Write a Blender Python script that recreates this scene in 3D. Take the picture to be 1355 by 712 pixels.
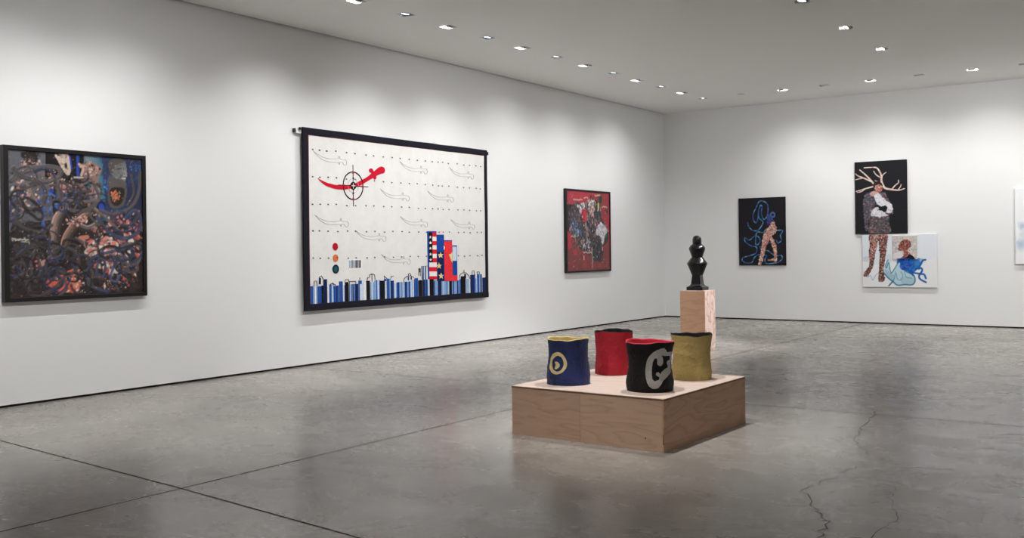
import bpy, bmesh, math, random
import numpy as np
from mathutils import Vector, Matrix, noise

# ------------------------------------------------------------------ scene, camera, light settings
S = bpy.context.scene
for o in list(bpy.data.objects):
    bpy.data.objects.remove(o)
COL = S.collection
R = math.radians

F_PX, YAW, HY, ROLL = 1295.79, 0.61852, 330.585, -0.011845
CAM = (9.0489, -18.0807, 1.4)
H = 4.136                                   # ceiling height
cam_d = bpy.data.cameras.new('camera')
cam_d.sensor_fit = 'HORIZONTAL'; cam_d.sensor_width = 36.0
cam_d.lens = F_PX / 1355 * 36.0
cam_d.shift_y = -(356 - HY) / 1355
cam_d.clip_start = 0.05
cam = bpy.data.objects.new('camera', cam_d); COL.objects.link(cam)
cam.matrix_world = (Matrix.Translation(CAM) @ Matrix.Rotation(YAW, 4, 'Z') @
                    Matrix.Rotation(math.pi/2, 4, 'X') @ Matrix.Rotation(ROLL, 4, 'Z'))
S.camera = cam

S.view_settings.view_transform = 'Standard'
S.view_settings.look = 'None'
S.view_settings.gamma = 1.0
S.view_settings.use_curve_mapping = False
S.view_settings.exposure = 0.06

w = bpy.data.worlds.new('world'); S.world = w; w.use_nodes = True
w.node_tree.nodes['Background'].inputs[0].default_value = (1, 1, 1, 1)
w.node_tree.nodes['Background'].inputs[1].default_value = 0.02

WALL_W, BACK_W, PLINTH_W, SCULPT_W, FILL_W, WASH_W = 158, 108, 300, 440, 210, 600     # spot powers
LIGHT_COL = (1.0, 0.988, 0.978)
LENS_EMIT, WALL_GLOW_EMIT = 70.0, 6.0

# ------------------------------------------------------------------ helpers
def lin(c):
    out = []
    for v in c[:3]:
        v = v / 255.0
        out.append(v / 12.92 if v <= 0.04045 else ((v + 0.055) / 1.055) ** 2.4)
    return tuple(out)

def L4(c): return (*lin(c), 1.0)

def tag(o, label=None, cat=None, group=None, kind=None):
    if label: o['label'] = label
    if cat: o['category'] = cat
    if group: o['group'] = group
    if kind: o['kind'] = kind
    return o

def thing(name, label, cat, loc=(0, 0, 0), rz=0.0, group=None):
    o = bpy.data.objects.new(name, None); COL.objects.link(o)
    o.location = loc; o.rotation_euler = (0, 0, rz)
    o.empty_display_size = 0.1
    return tag(o, label, cat, group)

def obj_mesh(name, me, mats, parent=None, smooth=False):
    if not isinstance(mats, (list, tuple)): mats = [mats]
    for m in mats: me.materials.append(m)
    if smooth:
        me.polygons.foreach_set('use_smooth', [True] * len(me.polygons))
    me.update()
    o = bpy.data.objects.new(name, me); COL.objects.link(o)
    if parent: o.parent = parent
    return o

def obj(name, bm, mats, parent=None, smooth=False):
    me = bpy.data.meshes.new(name)
    bmesh.ops.recalc_face_normals(bm, faces=bm.faces[:])
    bm.to_mesh(me); bm.free()
    return obj_mesh(name, me, mats, parent, smooth)

def add_box(bm, x0, x1, y0, y1, z0, z1, mat=0, bevel=0.0):
    vs = [bm.verts.new(p) for p in ((x0, y0, z0), (x1, y0, z0), (x1, y1, z0), (x0, y1, z0),
                                    (x0, y0, z1), (x1, y0, z1), (x1, y1, z1), (x0, y1, z1))]
    fs = [bm.faces.new([vs[i] for i in q]) for q in
          ((3, 2, 1, 0), (4, 5, 6, 7), (0, 1, 5, 4), (1, 2, 6, 5), (2, 3, 7, 6), (3, 0, 4, 7))]
    for f in fs: f.material_index = mat
    if bevel:
        es = {e for f in fs for e in f.edges}
        bmesh.ops.bevel(bm, geom=list(es), offset=bevel, segments=2, affect='EDGES', profile=0.6)

def add_tube(bm, pts, r, n=12, mat=0, cap=True):
    rings = []
    for i, p in enumerate(pts):
        p = Vector(p)
        a = Vector(pts[max(i-1, 0)]); b = Vector(pts[min(i+1, len(pts)-1)])
        d = (b - a).normalized()
        s = d.cross(Vector((0, 0, 1)))
        if s.length < 1e-4: s = Vector((1, 0, 0))
        s.normalize(); t = s.cross(d)
        rr = r[i] if isinstance(r, (list, tuple)) else r
        rings.append([bm.verts.new(p + (s*math.cos(k*2*math.pi/n) + t*math.sin(k*2*math.pi/n))*rr) for k in range(n)])
    for a, b in zip(rings, rings[1:]):
        for k in range(n):
            f = bm.faces.new((a[k], a[(k+1) % n], b[(k+1) % n], b[k])); f.material_index = mat
    if cap:
        for rg in (rings[0][::-1], rings[-1]):
            f = bm.faces.new(rg); f.material_index = mat

def add_lathe(bm, prof, n=64, mat=0):
    rings = []
    for r, z in prof:
        rings.append([bm.verts.new((r*math.cos(k*2*math.pi/n), r*math.sin(k*2*math.pi/n), z)) for k in range(n)])
    for a, b in zip(rings, rings[1:]):
        for k in range(n):
            f = bm.faces.new((a[k], a[(k+1) % n], b[(k+1) % n], b[k])); f.material_index = mat
    bm.faces.new(rings[0][::-1]).material_index = mat
    bm.faces.new(rings[-1]).material_index = mat

def catmull(pts, k=8, closed=False):
    P = [np.array(p, float) for p in pts]
    n = len(P)
    if n < 3: return P
    out = []
    rng = range(n) if closed else range(n-1)
    for i in rng:
        p1, p2 = P[i], P[(i+1) % n]
        p0 = P[(i-1) % n] if closed or i > 0 else 2*p1-p2
        p3 = P[(i+2) % n] if closed or i+2 < n else 2*p2-p1
        for j in range(k):
            t = j / k
            out.append(0.5*((2*p1)+(-p0+p2)*t+(2*p0-5*p1+4*p2-p3)*t*t+(-p0+3*p1-3*p2+p3)*t**3))
    out.append(P[0] if closed else P[-1])
    return out

# ------------------------------------------------------------------ materials
def new_mat(name):
    m = bpy.data.materials.new(name); m.use_nodes = True
    return m, m.node_tree.nodes, m.node_tree.links, m.node_tree.nodes['Principled BSDF']

def plain(name, c, rough=0.6, spec=0.4, metal=0.0, bump=0.0, bscale=200.0, vary=0.0, vscale=20.0):
    m, N, Lk, B = new_mat(name)
    B.inputs['Base Color'].default_value = L4(c)
    B.inputs['Roughness'].default_value = rough
    B.inputs['Specular IOR Level'].default_value = spec
    B.inputs['Metallic'].default_value = metal
    tc = N.new('ShaderNodeTexCoord')
    if bump:
        t = N.new('ShaderNodeTexNoise'); t.inputs['Scale'].default_value = bscale; t.inputs['Detail'].default_value = 5
        b = N.new('ShaderNodeBump'); b.inputs['Strength'].default_value = bump; b.inputs['Distance'].default_value = 0.004
        Lk.new(tc.outputs['Object'], t.inputs['Vector']); Lk.new(t.outputs['Fac'], b.inputs['Height'])
        Lk.new(b.outputs['Normal'], B.inputs['Normal'])
    if vary:
        t = N.new('ShaderNodeTexNoise'); t.inputs['Scale'].default_value = vscale; t.inputs['Detail'].default_value = 6
        t.inputs['Roughness'].default_value = 0.7
        r = N.new('ShaderNodeValToRGB')
        l = lin(c)
        r.color_ramp.elements[0].position = 0.3; r.color_ramp.elements[1].position = 0.7
        r.color_ramp.elements[0].color = (*[max(0, v*(1-vary)) for v in l], 1)
        r.color_ramp.elements[1].color = (*[min(1, v*(1+vary)+0.01*vary) for v in l], 1)
        Lk.new(tc.outputs['Object'], t.inputs['Vector']); Lk.new(t.outputs['Fac'], r.inputs['Fac'])
        Lk.new(r.outputs['Color'], B.inputs['Base Color'])
    return m

def emit(name, c, s):
    m, N, Lk, B = new_mat(name)
    B.inputs['Base Color'].default_value = L4(c)
    B.inputs['Emission Color'].default_value = L4(c)
    B.inputs['Emission Strength'].default_value = s
    return m

def paint_mat(name, rough=0.5, spec=0.3, bump=0.15, bscale=350):
    m, N, Lk, B = new_mat(name)
    a = N.new('ShaderNodeAttribute'); a.attribute_name = 'paint'
    Lk.new(a.outputs['Color'], B.inputs['Base Color'])
    B.inputs['Roughness'].default_value = rough; B.inputs['Specular IOR Level'].default_value = spec
    tc = N.new('ShaderNodeTexCoord')
    t = N.new('ShaderNodeTexNoise'); t.inputs['Scale'].default_value = bscale
    b = N.new('ShaderNodeBump'); b.inputs['Strength'].default_value = bump; b.inputs['Distance'].default_value = 0.002
    Lk.new(tc.outputs['Object'], t.inputs['Vector']); Lk.new(t.outputs['Fac'], b.inputs['Height'])
    Lk.new(b.outputs['Normal'], B.inputs['Normal'])
    return m

def plywood(name, base, dark, stretch, rings=9.0, contrast=0.5, offset=(0, 0, 0), nscale=1.0):
    """figure of peeled veneer: contour lines of a stretched noise"""
    m, N, Lk, B = new_mat(name)
    tc = N.new('ShaderNodeTexCoord'); mp = N.new('ShaderNodeMapping')
    mp.inputs['Scale'].default_value = stretch; mp.inputs['Location'].default_value = offset
    Lk.new(tc.outputs['Object'], mp.inputs['Vector'])
    n1 = N.new('ShaderNodeTexNoise'); n1.inputs['Scale'].default_value = nscale; n1.inputs['Detail'].default_value = 2.5
    n1.inputs['Distortion'].default_value = 0.3
    Lk.new(mp.outputs['Vector'], n1.inputs['Vector'])
    mu = N.new('ShaderNodeMath'); mu.operation = 'MULTIPLY'; mu.inputs[1].default_value = rings
    fr = N.new('ShaderNodeMath'); fr.operation = 'FRACT'
    Lk.new(n1.outputs['Fac'], mu.inputs[0]); Lk.new(mu.outputs[0], fr.inputs[0])
    r1 = N.new('ShaderNodeValToRGB')
    e = r1.color_ramp.elements
    e[0].position = 0.0; e[0].color = (.85, .85, .85, 1)
    e[1].position = 1.0; e[1].color = (.7, .7, .7, 1)
    x = e.new(0.16); x.color = (0.42, 0.42, 0.42, 1)
    x = e.new(0.45); x.color = (0.12, 0.12, 0.12, 1)
    x = e.new(0.72); x.color = (0, 0, 0, 1)
    x = e.new(0.92); x.color = (0.25, 0.25, 0.25, 1)
    Lk.new(fr.outputs[0], r1.inputs['Fac'])
    mp2 = N.new('ShaderNodeMapping'); mp2.inputs['Scale'].default_value = [v*14 for v in stretch]
    Lk.new(tc.outputs['Object'], mp2.inputs['Vector'])
    n2 = N.new('ShaderNodeTexNoise'); n2.inputs['Scale'].default_value = 2.0; n2.inputs['Detail'].default_value = 6
    n2.inputs['Roughness'].default_value = 0.7
    Lk.new(mp2.outputs['Vector'], n2.inputs['Vector'])
    mix = N.new('ShaderNodeMath'); mix.operation = 'MULTIPLY_ADD'
    mix.inputs[1].default_value = contrast
    sc = N.new('ShaderNodeMath'); sc.operation = 'MULTIPLY'; sc.inputs[1].default_value = 0.5
    Lk.new(n2.outputs['Fac'], sc.inputs[0])
    Lk.new(r1.outputs['Color'], mix.inputs[0]); Lk.new(sc.outputs[0], mix.inputs[2])
    cm = N.new('ShaderNodeMix'); cm.data_type = 'RGBA'
    cm.inputs['A'].default_value = L4(base); cm.inputs['B'].default_value = L4(dark)
    Lk.new(mix.outputs[0], cm.inputs['Factor'])
    Lk.new(cm.outputs['Result'], B.inputs['Base Color'])
    B.inputs['Roughness'].default_value = 0.55; B.inputs['Specular IOR Level'].default_value = 0.3
    return m

M_WALL = plain('white_wall_paint', (228, 229, 229), 0.7, 0.25, bump=0.03, bscale=90)
M_CEIL = plain('white_ceiling_paint', (241, 241, 239), 0.85, 0.2, bump=0.03, bscale=120)
M_GAP = plain('dark_shadow_gap', (26, 24, 24), 0.8, 0.2)
M_FRAME = plain('black_frame_wood', (22, 20, 22), 0.45, 0.4)
M_PAINT = paint_mat('oil_paint', 0.42, 0.4, 0.35, 220)
M_MATTE = paint_mat('matte_paint', 0.75, 0.2, 0.15, 400)
M_THREAD = plain('grey_thread', (172, 169, 165), 0.9, 0.1)
M_BLACKTHREAD = plain('black_thread', (25, 25, 30), 0.9, 0.1)
M_STEEL = plain('brushed_steel', (190, 190, 190), 0.35, 0.5, metal=1.0)
M_WHITEMETAL = plain('white_enamel', (235, 235, 235), 0.4, 0.5)
M_BLACKMETAL = plain('black_metal', (20, 20, 22), 0.4, 0.5)

def concrete():
    m, N, Lk, B = new_mat('polished_concrete')
    tc = N.new('ShaderNodeTexCoord')
    def noise_(scale, detail, rough, dist=0.0, stretch=None):
        t = N.new('ShaderNodeTexNoise'); t.inputs['Scale'].default_value = scale
        t.inputs['Detail'].default_value = detail; t.inputs['Roughness'].default_value = rough
        t.inputs['Distortion'].default_value = dist
        if stretch:
            mp = N.new('ShaderNodeMapping'); mp.inputs['Scale'].default_value = stretch
            Lk.new(tc.outputs['Object'], mp.inputs['Vector']); Lk.new(mp.outputs['Vector'], t.inputs['Vector'])
        else:
            Lk.new(tc.outputs['Object'], t.inputs['Vector'])
        return t
    def ramp(src, p0, c0, p1, c1):
        r = N.new('ShaderNodeValToRGB')
        r.color_ramp.elements[0].position = p0; r.color_ramp.elements[0].color = c0
        r.color_ramp.elements[1].position = p1; r.color_ramp.elements[1].color = c1
        Lk.new(src, r.inputs['Fac']); return r
    def mixc(kind, fac, a, b):
        x = N.new('ShaderNodeMix'); x.data_type = 'RGBA'; x.blend_type = kind
        if isinstance(fac, float): x.inputs['Factor'].default_value = fac
        else: Lk.new(fac, x.inputs['Factor'])
        for k, v in (('A', a), ('B', b)):
            if isinstance(v, tuple): x.inputs[k].default_value = v
            else: Lk.new(v, x.inputs[k])
        return x.outputs['Result']
    big = noise_(0.55, 5, 0.6, 0.5)
    base = ramp(big.outputs['Fac'], 0.32, L4((124, 118, 112)), 0.66, L4((163, 158, 151)))
    mid = noise_(1.9, 8, 0.66, 0.6, (0.85, 1.1, 1))
    m1 = ramp(mid.outputs['Fac'], 0.33, (0.74, 0.725, 0.71, 1), 0.62, (1.08, 1.08, 1.08, 1))
    c = mixc('MULTIPLY', 0.7, base.outputs['Color'], m1.outputs['Color'])
    fine = noise_(28, 6, 0.75, 0.4)
    m2 = ramp(fine.outputs['Fac'], 0.30, (0.84, 0.84, 0.84, 1), 0.70, (1.10, 1.10, 1.10, 1))
    c = mixc('MULTIPLY', 0.8, c, m2.outputs['Color'])
    # trowel scuffs and small dark smudges
    scf = noise_(3.2, 7, 0.8, 1.4, (0.5, 1.9, 1))
    m3 = ramp(scf.outputs['Fac'], 0.66, (1, 1, 1, 1), 0.78, (0.60, 0.57, 0.55, 1))
    c = mixc('MULTIPLY', 0.7, c, m3.outputs['Color'])
    # the big old stain between the plinth and the left wall
    mp = N.new('ShaderNodeMapping'); mp.inputs['Location'].default_value = (-2.62, 8.3, 0)
    Lk.new(tc.outputs['Object'], mp.inputs['Vector'])
    wv = N.new('ShaderNodeTexNoise'); wv.inputs['Scale'].default_value = 1.9; wv.inputs['Detail'].default_value = 5
    Lk.new(tc.outputs['Object'], wv.inputs['Vector'])
    add = N.new('ShaderNodeVectorMath'); add.operation = 'MULTIPLY_ADD'
    add.inputs[1].default_value = (1.1, 1.1, 0); 
    Lk.new(wv.outputs['Color'], add.inputs[0]); Lk.new(mp.outputs['Vector'], add.inputs[2])
    sc = N.new('ShaderNodeVectorMath'); sc.operation = 'MULTIPLY'; sc.inputs[1].default_value = (1.15, 0.72, 0)
    Lk.new(add.outputs[0], sc.inputs[0])
    ofs = N.new('ShaderNodeVectorMath'); ofs.operation = 'SUBTRACT'; ofs.inputs[1].default_value = (0.63, 0.40, 0)
    Lk.new(sc.outputs[0], ofs.inputs[0])
    ln = N.new('ShaderNodeVectorMath'); ln.operation = 'LENGTH'; Lk.new(ofs.outputs[0], ln.inputs[0])
    st = ramp(ln.outputs['Value'], 0.35, (0.58, 0.54, 0.52, 1), 1.0, (1, 1, 1, 1))
    c = mixc('MULTIPLY', 0.9, c, st.outputs['Color'])
    Lk.new(c, B.inputs['Base Color'])
    rr = ramp(mid.outputs['Fac'], 0.3, (0.20, 0.20, 0.20, 1), 0.7, (0.33, 0.33, 0.33, 1))
    Lk.new(rr.outputs['Color'], B.inputs['Roughness'])
    B.inputs['Specular IOR Level'].default_value = 0.55
    b = N.new('ShaderNodeBump'); b.inputs['Strength'].default_value = 0.02; b.inputs['Distance'].default_value = 0.003
    Lk.new(big.outputs['Fac'], b.inputs['Height']); Lk.new(b.outputs['Normal'], B.inputs['Normal'])
    return m
M_FLOOR = concrete()
M_JOINT = plain('dark_joint', (46, 40, 38), 0.9, 0.1)
M_CRACK = plain('hairline_crack', (66, 60, 57), 0.9, 0.1)

# ------------------------------------------------------------------ the room
XR, YF = 14.0, -25.0                         # right wall and wall behind the camera
GAP = 0.022
def wall(name, x0, x1, y0, y1, z0=GAP, z1=H + 0.12):
    bm = bmesh.new(); add_box(bm, x0, x1, y0, y1, z0, z1)
    return tag(obj(name, bm, M_WALL), kind='structure')
wall('wall_left', -0.20, 0.0, YF, 0.0)
wall('wall_back', -0.20, XR + 0.2, 0.0, 0.20)
wall('wall_right', XR, XR + 0.20, YF, 0.0)
wall('wall_front', -0.20, XR + 0.2, YF - 0.20, YF)
for nm, a in (('shade_strip_left', (-0.2, -0.012, YF, 0.0)), ('shade_strip_back', (-0.2, XR + 0.2, 0.012, 0.2)),
              ('shade_strip_right', (XR + 0.012, XR + 0.2, YF, 0.0)), ('shade_strip_front', (-0.2, XR + .2, YF - 0.2, YF - 0.012))):
    bm = bmesh.new(); add_box(bm, *a, 0.0, GAP)
    tag(obj(nm, bm, M_GAP), kind='structure')  # dark strip paints the shade in the gap under each wall

def ribbon(bm, pts, wd, z, mat):
    prev = None
    for i, p in enumerate(pts):
        a = np.array(pts[max(i-1, 0)]); b = np.array(pts[min(i+1, len(pts)-1)])
        d = b - a; d = d / (np.linalg.norm(d) + 1e-9); nrm = np.array((-d[1], d[0]))
        ww = wd[i] if isinstance(wd, list) else wd
        q = [bm.verts.new((*(np.array(p) + nrm*ww/2), z)), bm.verts.new((*(np.array(p) - nrm*ww/2), z))]
        if prev:
            f = bm.faces.new((prev[0], prev[1], q[1], q[0])); f.material_index = mat
        prev = q

bm = bmesh.new()
vs = [bm.verts.new(p) for p in ((-0.2, YF - 0.2, 0), (XR + 0.2, YF - 0.2, 0), (XR + 0.2, 0.2, 0), (-0.2, 0.2, 0))]
bm.faces.new(vs)
ribbon(bm, [(4.04, YF), (4.04, -11.3), (4.06, -9.0), (3.98, -6.1), (3.98, 0)], 0.014, 0.0006, 1)
ribbon(bm, [(0.0, -14.17), (1.569, -14.293), (3.996, -14.474), (5.65, -14.624), (XR, -15.2)], 0.012, 0.0009, 1)
ribbon(bm, [(0.0, -9.86), (4.04, -9.80), (7.88, -9.71), (XR, -9.6)], 0.008, 0.0008, 2)
ribbon(bm, [(9.2, YF), (9.2, 0)], 0.006, 0.0006, 2)
rc = random.Random(4)
def crack(pts, wd):
    out = []
    for (a, b) in zip(pts, pts[1:]):
        for k in range(7):
            t = k/7
            out.append((a[0]+(b[0]-a[0])*t + rc.uniform(-.022, .022), a[1]+(b[1]-a[1])*t + rc.uniform(-.02, .02)))
    out.append(pts[-1])
    ribbon(bm, out, [wd*rc.uniform(0.35, 1.0) for _ in out], 0.0010, 2)
crack([(6.70, -9.45), (6.757, -9.641), (6.85, -10.364), (6.933, -10.847), (7.158, -11.329), (7.37, -11.527)], 0.009)
crack([(7.23, -11.75), (7.175, -12.217), (7.142, -12.564), (7.331, -12.926), (7.446, -13.109), (7.515, -13.407), (7.6, -13.9)], 0.008)
crack([(7.573, -12.2), (7.60, -12.489), (7.741, -12.918), (7.72, -13.3)], 0.005)
tag(obj('floor', bm, [M_FLOOR, M_JOINT, M_CRACK]), kind='structure')

# ceiling lights: (x, y, lit, kind)
LEFT_X, BACK_Y, MID_X = 1.50, -1.40, 5.37
left_y = [-1.385, -2.22, -3.058, -3.894, -4.695, -5.525, -6.332, -7.168, -7.961, -8.757, -9.544, -10.334,
          -11.13, -12.30, -13.0, -13.35, -14.2, -14.9]
lights = []
for i, y in enumerate(left_y): lights.append((LEFT_X, y, i % 2 == 1, 'left'))
for i, x in enumerate([2.24, 3.0, 3.743, 4.501, 5.27, 6.053, 6.79, 7.55, 8.3, 9.05]): lights.append((x, BACK_Y, i % 2 == 1, 'back'))
for y, k in ((-3.97, 'sculpt'), (-5.64, 'sculpt'), (-7.26, 'dark'), (-12.3, 'plinth'), (-10.6, 'plinth')):
    lights.append((MID_X, y, k != 'dark', k))
for y in (-8.9, -14.0): lights.append((MID_X, y, True, 'wash'))  # added unseen lights that brighten the left wall
for x, y in ((8.6, -8.2), (10.4, -6.6)): lights.append((x, y, True, 'washback'))  # added unseen lights that brighten the back wall
lights.append((7.2, -21.0, True, 'key'))  # added unseen light that lifts the plinth front
for x, y in ((12.5, -4), (12.5, -8), (12.5, -12), (12.5, -16), (8.9, -4.3)): lights.append((x, y, True, 'fill'))  # added unseen fill lights for floor and ceiling brightness
AP = 0.082                                   # half the aperture

def ceiling():
    xs = {0.024, XR + 0.2}; ys = {YF - 0.2, 0.2}
    for x, y, _, _ in lights:
        xs |= {round(x-AP, 4), round(x+AP, 4)}; ys |= {round(y-AP, 4), round(y+AP, 4)}
    xs = sorted(xs); ys = sorted(ys)
    bm = bmesh.new(); V = {}
    def v(i, j):
        if (i, j) not in V: V[(i, j)] = bm.verts.new((xs[i], ys[j], H))
        return V[(i, j)]
    for i in range(len(xs)-1):
        for j in range(len(ys)-1):
            mx, my = (xs[i]+xs[i+1])/2, (ys[j]+ys[j+1])/2
            if any(abs(mx-x) < AP and abs(my-y) < AP for x, y, _, _ in lights): continue
            bm.faces.new((v(i, j), v(i, j+1), v(i+1, j+1), v(i+1, j)))
    me = bpy.data.meshes.new('ceiling'); bm.to_mesh(me); bm.free()
    tag(obj_mesh('ceiling', me, M_CEIL), kind='structure')
ceiling()
bm = bmesh.new(); add_box(bm, 0.0005, 0.05, YF, 0.0, H + 0.006, H + 0.03)  # dark strip paints the shade in the gap between left wall and ceiling
tag(obj('shade_strip_ceiling', bm, M_GAP), kind='structure')

# ------------------------------------------------------------------ raster painter for the painted surfaces
class Canvas:
    """paint laid on a grid of w x h metres; coordinates are (X from centre, Z from bottom)"""
    def __init__(s, w, h, res, base, seed=1):
        s.w, s.h = w, h
        s.nx, s.ny = max(2, int(round(w/res))), max(2, int(round(h/res)))
        gx = (np.arange(s.nx+1)/s.nx - 0.5)*w; gz = np.arange(s.ny+1)/s.ny*h
        s.X, s.Z = np.meshgrid(gx, gz)
        s.C = np.empty((s.ny+1, s.nx+1, 3)); s.C[:] = lin(base)
        s.D = np.zeros_like(s.X)
        s.rng = np.random.default_rng(seed); s.soft = w/s.nx
    def box(s, x0, x1, z0, z1):
        i0 = max(0, int((x0/s.w+0.5)*s.nx)-1); i1 = min(s.nx+1, int((x1/s.w+0.5)*s.nx)+3)
        j0 = max(0, int(z0/s.h*s.ny)-1); j1 = min(s.ny+1, int(z1/s.h*s.ny)+3)
        return (slice(j0, j1), slice(i0, i1)) if i1 > i0 and j1 > j0 else None
    def put(s, sl, mask, c, a=1.0, rise=0.0):
        m = (np.clip(mask, 0, 1)*a)[..., None]
        s.C[sl] = s.C[sl]*(1-m) + np.array(lin(c))*m
        if rise: s.D[sl] = np.maximum(s.D[sl], mask*rise)
    def inside(s, pts, sl):
        x, z = s.X[sl], s.Z[sl]; r = np.zeros(x.shape, bool)
        n = len(pts)
        for i in range(n):
            (x1, z1), (x2, z2) = pts[i], pts[(i+1) % n]
            cond = ((z1 > z) != (z2 > z))
            with np.errstate(divide='ignore', invalid='ignore'):
                xi = (x2-x1)*(z-z1)/(z2-z1+1e-12)+x1
            r ^= cond & (x < xi)
        return r
    def poly(s, pts, c, a=1.0, rise=0.0, smooth=True):
        if smooth: pts = catmull(pts, 5, True)
        P = np.array(pts); sl = s.box(P[:, 0].min(), P[:, 0].max(), P[:, 1].min(), P[:, 1].max())
        if sl: s.put(sl, s.inside(pts, sl).astype(float), c, a, rise)
    def ell(s, cx, cz, rx, rz, c, a=1.0, rot=0.0, rise=0.0, soft=None):
        R_ = max(rx, rz)*1.3; sl = s.box(cx-R_, cx+R_, cz-R_, cz+R_)
        if not sl: return
        x, z = s.X[sl]-cx, s.Z[sl]-cz
        u = x*math.cos(rot)+z*math.sin(rot); v = -x*math.sin(rot)+z*math.cos(rot)
        d = np.sqrt((u/rx)**2+(v/rz)**2)
        k = soft if soft else min(1.0, s.soft/min(rx, rz))
        s.put(sl, (1-d)/k+0.5 if not soft else (1-d)/k, c, a, rise)
    def stroke(s, pts, wd, c, a=1.0, rise=0.0, smooth=True, taper=None, streak=0.0, edge=None):
        if smooth: pts = catmull(pts, 6)
        P = np.array(pts); m = wd*1.2
        sl = s.box(P[:, 0].min()-m, P[:, 0].max()+m, P[:, 1].min()-m, P[:, 1].max()+m)
        if not sl: return
        x, z = s.X[sl], s.Z[sl]; best = np.full(x.shape, 9.0); side = np.zeros(x.shape)
        n = len(P)-1
        for i in range(n):
            a0, b0 = P[i], P[i+1]; d = b0-a0; L2 = d@d+1e-12
            t = np.clip(((x-a0[0])*d[0]+(z-a0[1])*d[1])/L2, 0, 1)
            dx, dz = x-a0[0]-t*d[0], z-a0[1]-t*d[1]
            f = 1.0
            if taper: f = taper[0]+(taper[1]-taper[0])*(i+t)/n
            dist = np.sqrt(dx*dx+dz*dz)/(wd*f)
            sg = np.sign(d[0]*dz-d[1]*dx)
            up = dist < best
            best = np.where(up, dist, best); side = np.where(up, dist*sg, side)
        mask = np.clip((1-best)*wd/s.soft+0.5, 0, 1)
        if streak:
            sh = 1+streak*np.sin(side*7.0+s.rng.uniform(0, 6))
            col = np.array(lin(c))*sh[..., None]
            mm = (mask*a)[..., None]; s.C[sl] = s.C[sl]*(1-mm)+col*mm
            if rise: s.D[sl] = np.maximum(s.D[sl], mask*rise*(1-best*best*0.6))
        else: s.put(sl, mask, c, a, rise)
        if edge:
            e = np.clip(1-abs(side-0.6)/0.3, 0, 1)*mask
            s.put(sl, e, edge, 0.6)
    def dabs(s, pts, pal, n, r0, r1, a=1.0, rise=0.0, rot=None, elong=2.0, smooth=True):
        """mottled paint inside an outline"""
        if smooth: pts = catmull(pts, 4, True)
        P = np.array(pts); lo, hi = P.min(0), P.max(0)
        poly = [tuple(p) for p in pts]
        k = tries = 0
        while k < n and tries < n*8:
            tries += 1
            q = lo+(hi-lo)*s.rng.random(2)
            ins = False
            for i in range(len(poly)):
                (x1, z1), (x2, z2) = poly[i], poly[i-1]
                if (z1 > q[1]) != (z2 > q[1]) and q[0] < (x2-x1)*(q[1]-z1)/(z2-z1+1e-12)+x1: ins = not ins
            if not ins: continue
            k += 1
            r = r0+(r1-r0)*s.rng.random()**2
            c = pal[int(s.rng.integers(len(pal)))]
            s.ell(q[0], q[1], r, r/(1+(elong-1)*s.rng.random()), c, a, s.rng.uniform(0, 3.14) if rot is None else rot+s.rng.normal()*0.35, rise*s.rng.random())
    def grain(s, amt):
        s.C *= (1+amt*(s.rng.random(s.X.shape)-0.5))[..., None]
    def mesh(s, name, parent, front, mat, thick=0.0, side=None):
        """front: how far the painted face stands off the wall (local -Y). thick: the depth of a frameless canvas"""
        nx, ny = s.nx+1, s.ny+1
        X, Z, C = s.X, s.Z, s.C; Y = -(front+s.D)
        if thick:                            # wrap the edge back to the wall
            pad = lambda A: np.pad(A, 1, mode='edge')
            X, Z, Y = pad(X), pad(Z), pad(Y)
            C = np.pad(C, ((1, 1), (1, 1), (0, 0)), mode='edge')
            for sl in ((0, slice(None)), (-1, slice(None)), (slice(None), 0), (slice(None), -1)):
                Y[sl] = -(front-thick)
                if side is not None: C[sl] = lin(side)
            nx += 2; ny += 2
        co = np.stack([X, Y, Z], -1).reshape(-1, 3)
        idx = np.arange(nx*ny).reshape(ny, nx)
        q = np.stack([idx[:-1, :-1], idx[:-1, 1:], idx[1:, 1:], idx[1:, :-1]], -1).reshape(-1, 4)
        me = bpy.data.meshes.new(name)
        nv, nf = len(co), len(q)
        extra = []
        if thick: extra = [idx[0, 0], idx[-1, 0], idx[-1, -1], idx[0, -1]]
        me.vertices.add(nv); me.vertices.foreach_set('co', co.ravel())
        loops = list(q.ravel())+extra
        me.loops.add(len(loops)); me.loops.foreach_set('vertex_index', np.array(loops, np.int32))
        tot = nf+(1 if extra else 0)
        me.polygons.add(tot)
        me.polygons.foreach_set('loop_start', np.arange(tot, dtype=np.int32)*4)
        me.polygons.foreach_set('loop_total', np.full(tot, 4, np.int32))
        at = me.color_attributes.new('paint', 'FLOAT_COLOR', 'POINT')
        rgba = np.concatenate([np.clip(C, 0, 1).reshape(-1, 3), np.ones((nv, 1))], 1)
        at.data.foreach_set('color', rgba.ravel().astype(np.float32))
        me.update(calc_edges=True); me.validate()
        return obj_mesh(name, me, mat, parent)

def hom(quad, w_, h_):
    """photo points -> (X, Z) on a hung picture; quad = top left, top right, bottom right, bottom left"""
    dst = [(-w_/2, h_), (w_/2, h_), (w_/2, 0), (-w_/2, 0)]
    A, b = [], []
    for (x, y), (u, v) in zip(quad, dst):
        A.append([x, y, 1, 0, 0, 0, -u*x, -u*y]); b.append(u)
        A.append([0, 0, 0, x, y, 1, -v*x, -v*y]); b.append(v)
    m = np.append(np.linalg.solve(np.array(A, float), np.array(b, float)), 1).reshape(3, 3)
    def f(x, y):
        r = m @ np.array((x, y, 1.0)); return (r[0]/r[2], r[1]/r[2])
    return f

def view(h, ox, oy, sc):
    return lambda pts: [h(ox+x/sc, oy+y/sc) for x, y in pts]

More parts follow.
